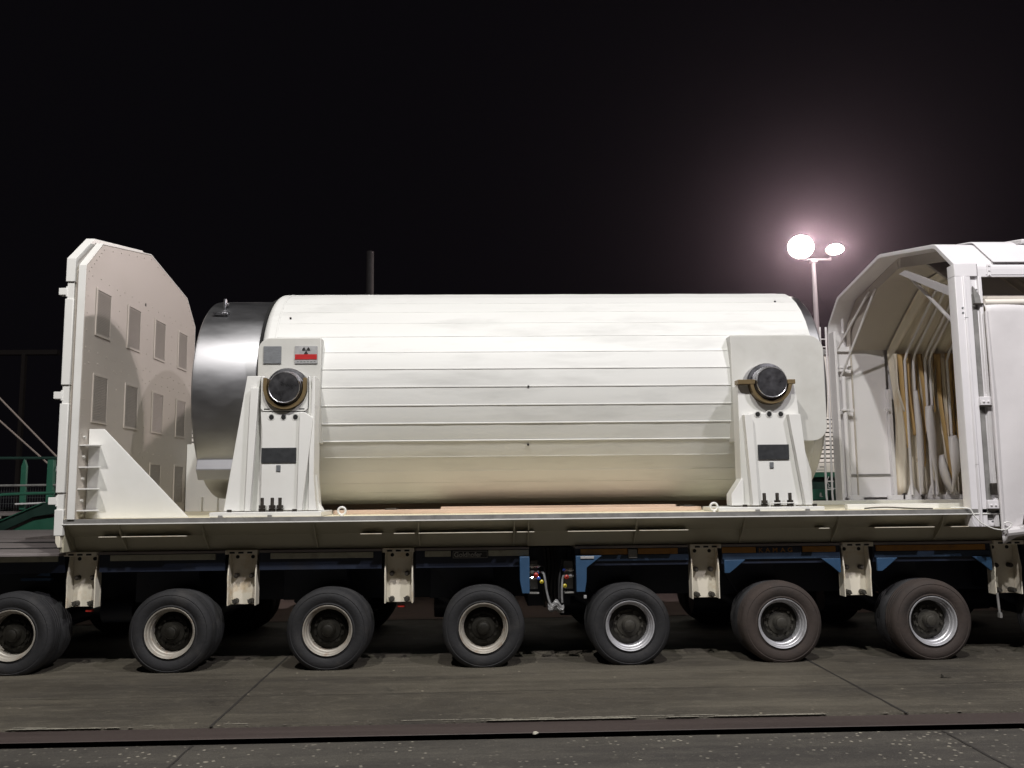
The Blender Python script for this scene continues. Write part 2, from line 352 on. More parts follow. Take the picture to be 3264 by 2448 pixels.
for k in range(10):
    a = 2 * math.pi * (k + .3) / 10
    hub_b.hexnut('Y', (.131 * math.cos(a), 0, .372 + .131 * math.sin(a)), .013, .092, .122)
for k in range(4):                                                   # hand holes in the disc
    pass
hub_m = hub_b.mesh('wheel_disc', 40)
cap_m = MB().lathe([(.056, .052), (.052, .030), (.04, .024), (.001, .023)], 'Y', (0, 0, .372), 32).mesh('hub_cap', 40)
tyre_o = tyre_mesh(0).mesh('tyre', 30); tyre_i = tyre_mesh(.252).mesh('tyre', 30)
def wmesh(me, mat):
    m = me.copy(); m.materials.clear(); m.materials.append(M[mat]); return m
WM = {}
for key, (ty, rm, hb) in {'left': ('tyre', 'rimcream', 'hubdark'), 'grey': ('tyre', 'rimsilver', 'hubgrey'), 'dust': ('tyredust', 'rimsilver', 'hubgrey')}.items():
    WM[key] = [wmesh(tyre_o, ty), wmesh(tyre_i, 'tyre'), wmesh(rim_m, rm), wmesh(hub_m, hb), wmesh(cap_m, hb)]
def wheel(x, key, parent, far=False, label=None, rot=0.0):
    T = WM[key]
    h = part('wheel', T[3], None, parent, label=label)
    q = []
    for nm, me in (('tyre', T[0]), ('tyre', T[1]), ('rim', T[2]), ('hub_cap', T[4])):
        o = bpy.data.objects.new(nm, me); C.objects.link(o); o.parent = h; q.append(o)
    cc = Matrix.Translation((0, 0, .372)); spin = cc @ Matrix.Rotation(random.uniform(0, 6.28), 4, 'Y') @ cc.inverted()
    base = Matrix.Translation((x, 3.0, 0)) @ Matrix.Diagonal((1, -1, 1, 1)) if far else Matrix.Translation((x, 0, 0))
    h.matrix_basis = base @ spin
    for o in q[:2]: o.matrix_basis = spin.inverted()
    return h

# ================================================================== heavy trailers
def trailer(name, x0, x1, axles, label, keyf):
    t = root(name, (axles[0], 1.5, 0), label, 'trailer')
    cuts = [c for c in (-3.915, -2.365, -.832, 2.218, 3.755, 5.295) if x0 < c < x1]
    xs = [x0] + [v for c in cuts for v in (c - .165, c + .165)] + [x1]
    bm_ = MB().box(x0, x1, .300, 2.700, 1.112, 1.136); b = MB().box(x0 + .002, x1 - .002, .30, .36, .94, 1.110).box(x0 + .002, x1 - .002, 2.64, 2.70, .94, 1.110)
    for i in range(0, len(xs), 2):
        a_, c_ = xs[i], xs[i + 1]
        bm_.box(a_, c_, .125, .299, 1.112, 1.136).box(a_, c_, 2.701, 2.875, 1.112, 1.136)
        b.box(a_ + .002, c_ - .002, .15, .298, .94, 1.110).box(a_ + .002, c_ - .002, 2.702, 2.85, .94, 1.110)
    part('bed', bm_, 'bed', t, .003)
    part('side_beam', b, 'navy', t, .003)
    part('spine_beam', MB().box(x0 + .01, x1 - .01, 1.0, 2.0, .56, 1.108), 'navy', t, .01)
    for x in axles:
        m = MB()
        for s in (0, 1):
            Y = (lambda y: y) if not s else (lambda y: 3.0 - y)
            ya, yb = sorted((Y(.58), Y(.98)))
            m.box(x - .55, x + .05, ya, yb, .60, 1.10)
            m.prism([(x - .52, .95), (x + .1, .95), (x + .16, .50), (x + .10, .28), (x - .10, .28), (x - .22, .52)], 'Y', *sorted((Y(.52), Y(.62))))
            m.tube([(x - .45, Y(.78), .62), (x - .05, Y(.78), .40)], .07, 12)
        m.cyl('Y', (x, 0, .372), .09, .15, 2.85, 16)
        m.cyl('X', (x - .33, 1.5, .42), .14, -.22, .22, 20)
        part('axle_bogie', m, 'navy', t, .006)
        wheel(x, keyf(x), t)
        wheel(x, keyf(x), t, far=True)
    return t
lk = lambda x: 'left'
TL = trailer('heavy_trailer', -9.0, .458, [-7.5, -6.0, -4.5, -3.0, -1.5, 0.0], 'dark blue trailer with cream rims and pale side strips, under the left half', lk)
rk = lambda x: 'grey' if x < 2 else 'dust'
TR = trailer('heavy_trailer', .912, 11.9, [1.426, 2.926, 4.426, 5.926, 7.426, 8.926], 'blue trailer with orange side strips, silver rims and dusty brown tyres, under the right half', rk)
part('bed_edge', MB().box(-9.0, -4.05, -.005, .124, 1.112, 1.1365), 'bed', TL, .003)
# left module trim
for x0, x1 in ((-7.2, -5.45), (-5.3, -4.14), (-3.635, -2.62), (-2.085, -1.082), (-.572, -.317), (.053, .454)):
    part('reflector_strip', MB().box(x0, x1, .125, .149, 1.050, 1.106), 'stripc', TL, .003)
nb = part('name_board', MB().box(-.300, .048, .120, .149, 1.032, 1.104), 'sign', TL, .003)
fr = MB()
for a in ((-.296, .044, 1.035, 1.038), (-.296, .044, 1.098, 1.101)): fr.box(a[0], a[1], .117, .1195, a[2], a[3])
fr.box(-.296, -.293, .117, .1195, 1.038, 1.098).box(.041, .044, .117, .1195, 1.038, 1.098)
part('border', fr, 'letter', nb)
text_mesh('Goldhofer', .066, 'letter', (-.286, .119, 1.046), .001, nb, 'lettering', .99, .0012)
part('end_panel', MB().prism([(.361, 1.045), (.456, 1.045), (.456, .69), (.382, .69), (.361, .81)], 'Y', .05, .11), 'blue', TL, .005)
part('end_panel', MB().prism([(.361, 1.045), (.456, 1.045), (.456, .69), (.382, .69), (.361, .81)], 'Y', 2.89, 2.95), 'blue', TL, .005)
part('step_bar', MB().box(-4.56, -4.27, .28, .34, .855, .885).prism([(-4.40, .91), (-4.27, .965), (-4.27, .90)], 'Y', .26, .30), 'blue', TL, .003)
part('tank', MB().cyl('X', (-3.76, .75, .50), .12, -.16, .16, 20), 'navy', TL)
# right module trim
for x0, x1 in ((.970, 1.438), (1.542, 1.942), (2.39, 2.728), (3.20, 3.536), (3.95, 5.065), (5.48, 6.6)):
    part('reflector_strip', MB().box(x0, x1, .125, .149, 1.050, 1.106), 'stripo', TR, .003)
part('strip_clip', MB().box(1.446, 1.534, .120, .149, 1.012, 1.10), 'galv', TR, .003)
part('rating_plate', MB().box(.958, 1.092, .040, .049, 1.018, 1.043), 'alu', TR, .002)
nb = part('name_board', MB().box(2.738, 3.192, .130, .149, 1.046, 1.104), 'navy', TR, .003)
for ch, x in (('K', 2.755), ('A', 2.825), ('M', 2.895), ('A', 2.978), ('G', 3.048)):
    text_mesh(ch, .062, 'stripo', (x, .129, 1.052), .001, nb, 'lettering', 1.15, .001)
part('end_panel', MB().prism([(.914, 1.045), (1.17, 1.045), (1.02, .93), (1.015, .80), (.998, .697), (.914, .697)], 'Y', .05, .11), 'blue', TR, .005)
m = MB()
for a_, c_ in ((.93, 2.05), (2.39, 3.58), (3.93, 5.12), (5.47, 11.8)): m.box(a_, c_, .13, .1495, .985, 1.046)
part('side_skirt', m, 'dblue', TR, .003)
part('gap_filler_frame', MB().box(.459, .64, .62, 2.4, .50, 1.10), 'navy', TL, .006); part('gap_filler_frame', MB().box(.70, .911, .62, 2.4, .50, 1.10), 'navy', TR, .006)  # dark end-frame blocks added to black out the gap between the modules
part('gap_filler_bar', MB().box(.641, .699, .95, 2.05, .50, 1.04), 'dark', TL, .006)  # added dark filler closing the middle of the same gap
for x in (2.42, 3.96, 5.50):
    part('mudguard_gusset', MB().prism([(x - .02, .984), (x + .19, .984), (x + .10, .91), (x + .03, .855), (x - .02, .855)], 'Y', .10, .1295), 'blue', TR, .004)
for x in (3.55, 5.09):
    part('mudguard_gusset', MB().prism([(x + .02, .984), (x - .17, .984), (x - .06, .90), (x, .845), (x + .02, .845)], 'Y', .10, .1295), 'blue', TR, .004)
part('valve_marker', MB().box(.985, 1.012, .05, .09, .635, .665), 'alu', TR, .002)
part('prop_bar', MB().tube([(5.15, .12, .62), (5.16, .12, .42)], .012, 8).box(5.15, 5.175, .10, .14, .38, .43), 'galv', TR)
for x in (-3.89, -.82): part('side_marker', MB().box(x - .035, x + .035, .30, .33, .545, .57), 'kred', TL, .004)
# hydraulic couplings between the modules
def coupling(name, xs, s, zs, label):
    t = root(name, (xs, .25, .8), label, 'hydraulic valve')
    m = MB()
    for z in zs: m.cyl('X', (xs, .26, z), .012, 0, s * .115, 12); m.hexnut('X', (xs, .26, z), .02, s * .02, s * .05); m.hexnut('X', (xs, .26, z), .018, s * .08, s * .10)
    part('pipe', m, 'chrome', t)
    part('valve_block', MB().box(min(xs, xs + s * .09), max(xs, xs + s * .09), .34, .46, .70, .98).box(min(xs, xs + s * .1), max(xs, xs + s * .1), .24, .33, .662, .676), 'galv', t, .004)
    def knob(x, z, r, mat): part('cap', MB().lathe([(r * .3, 0), (r, .008), (r, .03), (r * .5, .045), (.001, .047)], 'Y', (x, .205, z), 16), mat, t)
    if s > 0: knob(xs + .068, .852, .024, 'kred'); knob(xs + .095, .818, .017, 'kblue'); knob(xs + .125, .785, .019, 'kyel')
    else: knob(xs - .10, .900, .016, 'kblue'); knob(xs - .075, .828, .022, 'kred'); knob(xs - .095, .742, .020, 'kyel')
    return t
coupling('valve_block_set', .46, 1, (.934, .879, .818), 'chrome hydraulic fittings with red, blue and yellow caps beside the left blue end panel')
coupling('valve_block_set', .91, -1, (.895, .835), 'chrome hydraulic fittings with blue, red and yellow caps beside the right blue end panel')
def bez(P, n=20):
    out = []
    P = [Vector(p) for p in P]
    Q = [P[0]] + P + [P[-1]]
    for i in range(1, len(Q) - 2):
        for k in range(n):
            t = k / n; a, b, c, d = Q[i - 1:i + 3]
            out.append(.5 * ((2 * b) + (c - a) * t + (2 * a - 5 * b + 4 * c - d) * t * t + (3 * b - a - 3 * c + d) * t ** 3))
    out.append(P[-1]); return out
def hose(pts, rad, mat, label, cat='hose', grp='hydraulic hoses hanging between the two trailer modules', name='hydraulic_hose'):
    o = part(name, MB().tube(bez(pts, 14), rad, 8), mat); return tag(o, label, cat, grp)
hose([(.56, .26, .88), (.60, .22, .87), (.617, .2, .80), (.63, .2, .70), (.66, .2, .58), (.70, .2, .54)], .011, 'wrap', 'grey hose from the left chrome fittings down to the wrapped bag')
hose([(.57, .26, .935), (.61, .24, .925), (.622, .24, .82), (.64, .24, .68), (.68, .24, .56)], .009, 'hose', 'thin dark hose just behind the grey hose of the left fittings')
hose([(.84, .26, .84), (.80, .22, .83), (.785, .2, .74), (.782, .2, .65), (.785, .2, .58)], .011, 'wrap', 'grey hose from the right chrome fittings down to the wrapped bag')
hose([(.80, .26, 1.0), (.775, .24, .90), (.760, .24, .75), (.757, .24, .60)], .010, 'hose', 'dark hose hanging left of the grey hose of the right fittings')
for i, x in enumerate((.63, .67, .71, .75)):
    o = part('hydraulic_hose', MB().tube(bez([(x, .5 + .03 * i, 1.1), (x + .01, .5, .9), (x - .01, .5, .72), (x, .5 + .03 * i, .5)], 8), .014, 8), 'hose')
    tag(o, ('first', 'second', 'third', 'fourth')[i] + ' of the four black hoses hanging straight down in the gap between the modules', 'hose', 'hydraulic hoses hanging between the two trailer modules')
bag = MB(); prof = []
ring = 18
for j in range(9):
    t = j / 8; x = .64 + .16 * t; rr = .045 * (math.sin(math.pi * min(max(t, .12), .88)) ** .5)
    prof.append((x, rr, .545 - .02 * math.sin(t * 9)))
vs = []; fs = []
for (x, rr, z) in prof:
    for k in range(ring):
        a = 2 * math.pi * k / ring; q = rr * (1 + .28 * math.sin(a * 5 + x * 60) * random.uniform(.5, 1)); vs.append((x, .2 + q * math.cos(a), z + q * math.sin(a)))
for j in range(8):
    for k in range(ring): fs.append((j * ring + k, j * ring + (k + 1) % ring, (j + 1) * ring + (k + 1) % ring, (j + 1) * ring + k))
fs += [tuple(range(ring)), tuple(8 * ring + k for k in range(ring))]
bag.add(vs, fs); bag.add([(.70, .19, .515), (.80, .19, .525), (.80, .20, .478), (.75, .2, .485)], [(0, 1, 2, 3)])
tag(part('wrapped_bag', bag, 'wrap', angle=0), 'crumpled grey plastic wrapping around hose ends, hanging low between the modules', 'bag')

# ================================================================== transport frame (railcar body)
FR = root('wagon_body', (.5, 1.5, 1.14), 'long cream steel wagon body with bolted brackets, lying on both wheeled trailers', 'wagon body')
FX0, FX1 = -3.99, 9.0
part('deck', MB().box(FX0 + .01, FX1 - .01, -.135, 3.135, 1.440, 1.462), 'deckw', FR)
e = MB()
for y0, y1 in ((-.150, -.137), (3.137, 3.150)): e.box(FX0, FX1, y0, y1, 1.424, 1.465)
part('edge_strip', e, 'galv', FR, .002)
e = MB()
for y0, y1 in ((-.158, -.10), (3.10, 3.158)): e.box(FX0 + .005, FX1, y0, y1, 1.411, 1.422)
part('lower_lip', e, 'white', FR, .002)
for s in (0, 1):
    Y = (lambda y: y) if not s else (lambda y: 3.0 - y)
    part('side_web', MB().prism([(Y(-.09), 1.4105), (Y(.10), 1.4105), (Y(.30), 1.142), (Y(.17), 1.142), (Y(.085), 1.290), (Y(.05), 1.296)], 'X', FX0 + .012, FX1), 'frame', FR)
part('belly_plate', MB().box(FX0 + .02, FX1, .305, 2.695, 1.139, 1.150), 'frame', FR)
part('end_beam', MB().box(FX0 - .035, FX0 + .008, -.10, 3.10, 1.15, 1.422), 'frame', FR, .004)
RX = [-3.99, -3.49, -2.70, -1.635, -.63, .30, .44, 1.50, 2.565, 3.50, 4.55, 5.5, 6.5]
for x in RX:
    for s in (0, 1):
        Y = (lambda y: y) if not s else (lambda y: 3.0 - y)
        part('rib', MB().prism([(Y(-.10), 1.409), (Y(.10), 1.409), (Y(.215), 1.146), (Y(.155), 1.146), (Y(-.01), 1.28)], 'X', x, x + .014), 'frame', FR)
for x0, x1 in ((-3.665, -3.50), (-3.45, -2.835), (-1.18, -.975), (-.86, -.66), (-.62, .29), (.33, .435), (.45, .50), (.826, 1.49), (1.525, 2.005), (3.30, 3.40), (3.855, 4.45), (4.62, 4.80), (4.86, 5.2)):
    part('ledge', MB().box(x0, x1, -.090, .055, 1.2895, 1.2950), 'bracket', FR)
BRX = (-3.915, -2.365, -.832, 2.218, 3.755, 5.295)
for bi, x in enumerate(BRX):
    w = .140
    m = MB().box(x - w, x + w, .27, .285, .602, 1.138)
    m.box(x - .155, x + .155, .10, .268, 1.100, 1.140)
    for sx in (-1, 1):
        xa, xb = sorted((x + sx * w, x + sx * (w - .013)))
        m.prism([(.262, .602), (.150, .602), (.150, .78), (.140, .87), (.175, 1.02), (.19, 1.098), (.262, 1.098)], 'X', xa, xb)
    bk = part('bracket', m, 'bracket', FR, .003)
    for dx, z, rr, ln in ((-.075, .638, .026, .075), (.075, .638, .026, .075), (-.075, .885, .024, .05), (.075, .885, .024, .05)):
        q = MB().cyl('Y', (x + dx, 0, z), rr, .27 - ln, .272, 16).hexnut('Y', (x + dx, 0, z), rr * .7, .27 - ln - .022, .27 - ln)
        if ln > .06: q.tube([(x + dx - .03, .2, z + .015), (x + dx + .03, .2, z - .01)], .006, 6)
        part('bolt', q, 'bolt' if ln < .06 else 'hubgrey', bk)
    for dx in (-.075, .075): part('bolt_hole', MB().cyl('Y', (x + dx, 0, 1.065), .018, .264, .270, 16), 'hole', bk)
    for dx in (-.085, 0, .085): part('slot', MB().box(x + dx - .025, x + dx + .025, .096, .1005, 1.108, 1.124), 'hole', bk)
# cradle timbers and tray under the cask
part('cradle_timber', MB().box(-1.55, 2.30, .55, .72, 1.4625, 1.505), 'wood', FR, .004)
part('cradle_timber', MB().box(-.45, 2.10, .85, 1.0, 1.4625, 1.525), 'wood', FR, .004)
part('cradle_timber', MB().box(-2.7, 3.5, 2.30, 2.45, 1.4625, 1.605), 'wood', FR, .004)
part('guide_rail', MB().box(3.72, 9.0, .22, .30, 1.4625, 1.516), 'white', FR, .003)
part('guide_rail', MB().box(3.72, 9.0, 2.70, 2.78, 1.4625, 1.516), 'white', FR, .003)
for x in (-1.02, 2.13): part('cross_bar', MB().box(x, x + .12, .60, .84, 1.5065, 1.519), 'bolt', FR, .003)
def eye(x, lab):
    t = part('lifting_eye', MB().torus('Y', (x, -.05, 1.512), .036, .011, 32, 10).box(x - .012, x + .012, -.062, -.038, 1.4625, 1.476), 'white', FR, label=lab); return t
eye(-1.366, 'white ring lifting eye beside the left support'); eye(2.275, 'white ring lifting eye beside the right support')

# ================================================================== transport cask
CY, CZ, CR = 1.5, 2.76, 1.206
CK = root('transport_cask', (.65, 1.5, 1.55), 'huge ivory cylindrical cask with long panel seams and steel ends, resting on white supports', 'cask')
N = 40
body = MB()
prof = [(-2.20 - .10, .90), (-2.296, 1.02)]
for k in range(9):
    a = math.pi / 2 * k / 8; prof.append((-2.205 - .092 * math.cos(a), CR - .092 + .092 * math.sin(a)))
prof += [(3.42, CR), (3.50, CR)]
vs = []; fs = []
for (x, rr) in prof:
    for k in range(N * 2):
        a = math.pi / N * k
        # flat facets: midpoints of each facet sit at the apothem
        q = rr if k % 2 == 0 else rr * math.cos(math.pi / N) if x > -2.21 else rr
        vs.append((x, CY - q * math.cos(a), CZ + q * math.sin(a)))
n2 = N * 2
for i in range(len(prof) - 1):
    for k in range(n2): fs.append((i * n2 + k, i * n2 + (k + 1) % n2, (i + 1) * n2 + (k + 1) % n2, (i + 1) * n2 + k))
fs += [tuple(range(n2)), tuple((len(prof) - 1) * n2 + k for k in range(n2))]
body.add(vs, fs)
cb = part('body', body, 'cask', CK, angle=8)
sm = MB(); rng = random.Random(3)
for k in range(-9, 20):                                                # weld beads and lapped edges along every seam
    a = R_(9 * k)
    for s in (0,):
        side = -9 < k < 10
        x0, x1 = -2.16, 3.46
        if -4 <= k <= 2: x0, x1 = -1.64, 2.60
        if k < -4: x0, x1 = -2.16, 3.40
        h = .0035 if 1 < k < 4 else .0068 if -3 <= k <= 1 else .0022 if k > 3 else .0018
        wd = .010 if -3 <= k <= 2 else .0045
        nseg = 110; vv = []; ff = []
        for i in range(nseg + 1):
            x = x0 + (x1 - x0) * i / nseg
            wob = .0010 * math.sin(x * 5.1 + k) + .0007 * math.sin(x * 13.7 + 2.2 * k) + rng.uniform(-.0006, .0006)
            hh = max(.0008, h + .6 * wob); w0 = wd * (1 + 25 * wob)
            er = Vector((0, -math.cos(a), math.sin(a))); et = Vector((0, math.sin(a), math.cos(a)))
            c = Vector((x, CY, CZ)) + er * (CR * 1.0)
            for (tt, rr) in ((w0 * .9, -.006), (w0 * .35, hh), (-w0 * .45, hh * .9), (-w0 * .55, -.006)):
                vv.append(c + et * tt + er * rr)
        for i in range(nseg):
            for j in range(3): ff.append((i * 4 + j, i * 4 + j + 1, (i + 1) * 4 + j + 1, (i + 1) * 4 + j))
        sm.add(vv, ff)
part('seam', sm, 'cask', CK, angle=20)
# thin circumferential plate line near left shoulder
sm = MB().lathe([(CR + .0006, -2.155), (CR + .003, -2.152), (CR + .003, -2.140), (CR + .0006, -2.137)], 'X', (0, CY, CZ), 80)
part('shoulder_band', sm, 'cask', CK)
# steel lid end
lid = MB().lathe([(.30, -2.99), (.96, -2.99), (.985, -3.005), (1.07, -3.005), (1.10, -2.998), (1.122, -2.98), (1.127, -2.95), (1.127, -2.36), (1.120, -2.33), (1.115, -2.29)], 'X', (0, CY, CZ), 128, cap0=True)
part('steel_lid', lid, 'steel', CK, angle=30)
part('lid_gasket', MB().lathe([(1.10, -2.335), (1.155, -2.325), (1.165, -2.298), (1.10, -2.293)], 'X', (0, CY, CZ), 128), 'hole', CK)
lg = MB().prism([(-2.94, 3.885), (-2.90, 3.905), (-2.80, 3.905), (-2.80, 3.885)], 'Y', 1.3, 1.4)
part('lid_clip', MB().box(-2.825, -2.800, .86, .91, 3.60, 3.815).box(-2.800, -2.775, .87, .90, 3.755, 3.77).box(-2.900, -2.735, .72, .79, 3.605, 3.632), 'steel2', CK, .004)
# locking block at the bottom of the lid
part('locking_block', MB().prism([(.62, 2.048), (.80, 2.052), (.98, 1.84), (.66, 1.835), (.585, 1.94)], 'X', -2.985, -2.28), 'block', CK, .008)
# lower bare steel end on the right
part('steel_base', MB().lathe([(1.19, 3.495), (1.178, 3.51), (1.172, 3.60), (1.15, 3.625), (1.10, 3.635), (.4, 3.635), (.3, 3.62)], 'X', (0, CY, CZ), 128, cap1=True), 'steel', CK, angle=30)
# flat trunnion pads
def pad(poly, y0, y1): return MB().prism(poly, 'Y', y0, y1)
def rounded(x0, x1, z0, z1, corners, rad, n=8):
    """corners subset of 'tl','tr','bl','br' are rounded"""
    P = []
    for key, cx, cz, a0 in (('bl', x0, z0, 180), ('br', x1, z0, 270), ('tr', x1, z1, 0), ('tl', x0, z1, 90)):
        if key in corners:
            ccx = cx + rad * (1 if 'l' in key else -1); ccz = cz + rad * (1 if 'b' in key else -1)
            for k in range(n + 1):
                a = R_(a0 + 90 * k / n); P.append((ccx + rad * math.cos(a), ccz + rad * math.sin(a)))
        else: P.append((cx, cz))
    return P
for s in (0, 1):
    Y = (lambda y: y) if not s else (lambda y: 3.0 - y)
    part('trunnion_pad', pad(rounded(-2.285, -1.645, 2.185, 3.27, ('tl',), .13), *sorted((Y(.25), Y(.60)))), 'pad', CK, .008)
    part('trunnion_pad', pad(rounded(2.59, 3.568, 2.165, 3.275, ('tr', 'br'), .16), *sorted((Y(.25), Y(.60)))), 'pad', CK, .008)
    for x, z in ((-1.945, 2.722), (2.908, 2.742)):
        sg = 1 if not s else -1
        c = (x, Y(0.0), z)
        t = MB().lathe([(.214, .252 * sg), (.214, .092 * sg), (.206, .080 * sg), (.184, .077 * sg), (.176, .068 * sg), (.170, -.005 * sg), (.165, -.018 * sg), (.160, -.022 * sg), (.156, -.055 * sg), (.149, -.066 * sg), (.144, -.063 * sg), (.001, -.063 * sg)], 'Y', c, 64)
        part('trunnion', t, 'steel2', CK, angle=30)
# plates on left pad
part('data_plate', MB().box(-2.226, -2.046, .236, .2485, 3.004, 3.182), 'plate', CK, .002, label='blank grey engraved data plate')
wp = part('warning_plate', MB().box(-1.908, -1.679, .236, .2485, 3.002, 3.184), 'alu', CK, .002, label='aluminium warning plate with black radiation trefoil and red bar')
part('red_bar', MB().box(-1.905, -1.683, .231, .2355, 3.044, 3.096), 'red', wp)
tf = MB(); cx, cz = -1.793, 3.136
tf.cyl('Y', (cx, 0, cz), .006, .231, .2355, 16)
for a0 in (90 - 60 + 0, 150, 270):
    P = [(cx + .012 * math.cos(R_(a0 - 30)), cz + .012 * math.sin(R_(a0 - 30)))]
    for k in range(9):
        a = R_(a0 - 30 + 60 * k / 8); P.append((cx + .040 * math.cos(a), cz + .040 * math.sin(a)))
    P.append((cx + .012 * math.cos(R_(a0 + 30)), cz + .012 * math.sin(R_(a0 + 30))))
    tf.prism(P, 'Y', .231, .2355)
tf.v = [(a, b, max(c, 3.0975)) for a, b, c in tf.v]
part('trefoil', tf, 'black', wp)
pl = MB()
for k in range(6): pl.box(-1.885 + .034 * k, -1.865 + .034 * k, .2345, .236, 3.016, 3.022)
part('small_print', pl, 'plate2', wp)
dots = MB()
for x, ang in ((.48, -.1), (.478, -29.5), (-2.03, 40), (3.27, 55)):
    a = R_(ang); er = Vector((0, -math.cos(a), math.sin(a))); c = Vector((x, CY, CZ)) + er * (CR - .002)
    dots.tube([c, c + er * .013], .011, 14)
part('plug_hole', dots, 'hole', CK)

# ================================================================== support pedestals
def u_cut(x, z, w, top, n=20):
    """U shaped notch going down from the top edge, listed left to right"""
    P = [(x - w, top)]
    for k in range(n + 1):
        a = math.pi + math.pi * k / n; P.append((x + w * math.cos(a), z + w * math.sin(a)))
    P.append((x + w, top)); return P
def pedestal(kind):
    if kind == 'L':
        t = root('support_pedestal', (-2.0, .2, 1.462), 'white support pedestal with a wide tapered left flank, under the left trunnion', 'support')
        cx, cz, w = -1.945, 2.722, .2165
        core = MB().prism([(-2.17, 1.52), (-1.80, 1.52), (-1.70, 1.52), (-1.655, 1.85), (-1.665, 2.50), (-1.715, 2.85)] + u_cut(cx, cz, w, 2.85)[::-1] + [(-2.195, 2.85), (-2.19, 2.50)], 'Y', .045, .235)
        part('column', core, 'white', t, .005)
        part('front_plate', MB().prism([(-2.166, 1.525), (-1.805, 1.525), (-1.80, 2.30), (-1.765, 2.487), (-2.185, 2.487), (-2.168, 2.30)], 'Y', .018, .044), 'white', t, .004)
        part('saddle_block', MB().prism([(-2.185, 2.84), (-2.185, 2.52), (-2.160, 2.495), (-1.750, 2.495), (-1.725, 2.52), (-1.725, 2.84)] + u_cut(cx, cz, w, 2.84)[::-1], 'Y', .012, .043), 'white', t, .004)
        part('recess_panel', MB().prism([(-2.31, 1.52), (-2.16, 1.52), (-2.18, 2.84), (-2.24, 2.84)], 'Y', .13, .19), 'white', t)
        part('flank', MB().prism([(-2.535, 1.52), (-2.30, 1.52), (-2.215, 2.74), (-2.20, 2.852), (-2.335, 2.852)], 'Y', .055, .20), 'white', t, .005)
        part('edge_rib', MB().prism([(-2.315, 1.52), (-2.262, 1.52), (-2.205, 2.726), (-2.283, 2.726)], 'Y', -.005, .054), 'white', t, .004)
        part('edge_rib', MB().prism([(-1.808, 1.52), (-1.758, 1.52), (-1.665, 2.425), (-1.745, 2.48), (-1.795, 2.48)], 'Y', -.02, .017), 'white', t, .004)
        part('outer_flange', MB().prism([(-1.62, 1.52), (-1.70, 1.52), (-1.70, 2.0), (-1.68, 2.83), (-1.655, 2.845), (-1.652, 1.84)], 'Y', .0, .30), 'white', t, .004)
        part('lower_gusset', MB().prism([(-1.565, 1.515), (-1.70, 1.515), (-1.70, 1.95), (-1.645, 1.86), (-1.62, 1.60)], 'Y', .10, .16), 'white', t, .003)
        part('base_plate', MB().box(-2.625, -1.557, -.10, .55, 1.4635, 1.512), 'white', t, .006)
        gp = MB().box(-2.158, -1.752, .030, .0415, 2.489, 2.4935).box(-2.189, -2.186, .030, .044, 2.52, 2.84).box(-1.7245, -1.7215, .030, .0442, 2.52, 2.84)
        gp.box(-2.15, -2.095, .0085, .0115, 2.512, 2.521).box(-1.81, -1.755, .0085, .0115, 2.512, 2.521)
        part('gap_line', gp, 'hole', t)
        hz = 2.437; hx = (-2.078, -1.960, -1.843); pl_ = (-2.168, -1.828, 1.985, 2.133); sm_ = (-2.02, -1.979, 1.902, 1.963)
        bx = (-2.133, -2.036, -1.962); nx = [(-2.445, 1.512, -.06), (-1.82, 1.512, -.06)]; ex = (-2.515, -2.045)
    else:
        t = root('support_pedestal', (2.9, .2, 1.462), 'white support pedestal with two upright ribs and a small wire handle, under the right trunnion', 'support')
        cx, cz, w = 2.908, 2.742, .2165
        core = MB().prism([(2.59, 1.52), (3.20, 1.52), (3.20, 2.42), (3.175, 2.728)] + u_cut(cx, cz, w, 2.728)[::-1] + [(2.588, 2.728), (2.585, 1.80)], 'Y', .045, .235)
        part('column', core, 'white', t, .005)
        part('front_plate', MB().prism([(2.735, 1.52), (3.19, 1.52), (3.06, 2.44), (2.68, 2.44)], 'Y', .020, .044), 'white', t, .004)
        part('edge_rib', MB().prism([(2.665, 1.52), (2.730, 1.52), (2.693, 2.422), (2.618, 2.422)], 'Y', -.05, .043), 'white', t, .004)
        part('edge_rib', MB().prism([(3.192, 1.52), (3.258, 1.52), (3.182, 2.422), (3.065, 2.422)], 'Y', -.05, .043), 'white', t, .004)
        part('flank', MB().prism([(2.474, 1.52), (2.474, 1.63), (2.582, 1.785), (2.60, 1.785), (2.60, 1.52)], 'Y', .02, .20), 'white', t, .004)
        part('outer_flange', MB().prism([(3.22, 1.52), (3.34, 1.52), (3.34, 1.85), (3.25, 2.20), (3.205, 2.36)], 'Y', .15, .24), 'white', t, .004)
        part('base_plate', MB().box(2.31, 3.36, -.10, .55, 1.4635, 1.506), 'white', t, .006)
        part('wire_handle', MB().tube([(2.822, -.085, 1.506), (2.822, -.085, 1.53), (2.832, -.085, 1.542), (3.058, -.085, 1.542), (3.07, -.085, 1.53), (3.07, -.085, 1.506)], .006, 8), 'white', t)
        hz = 2.429; hx = (2.772, 2.889, 3.006); pl_ = (2.757, 3.07, 1.972, 2.122); sm_ = (2.870, 2.909, 1.888, 1.947)
        bx = (2.779, 2.907, 3.035); nx = [(2.582, 1.506, -.06), (3.30, 1.506, .0)]; ex = (2.69, 3.185)
    # bronze liner
    P = []; n = 24; ri, ro = .1785, .212
    tz = cz + (.10 if kind == 'L' else 0)
    outer = [(cx - ro, tz)] + [(cx + ro * math.cos(math.pi + math.pi * k / n), cz + ro * math.sin(math.pi + math.pi * k / n)) for k in range(n + 1)] + [(cx + ro, tz)]
    inner = [(cx - ri, tz)] + [(cx + ri * math.cos(math.pi + math.pi * k / n), cz + ri * math.sin(math.pi + math.pi * k / n)) for k in range(n + 1)] + [(cx + ri, tz)]
    lm = MB()
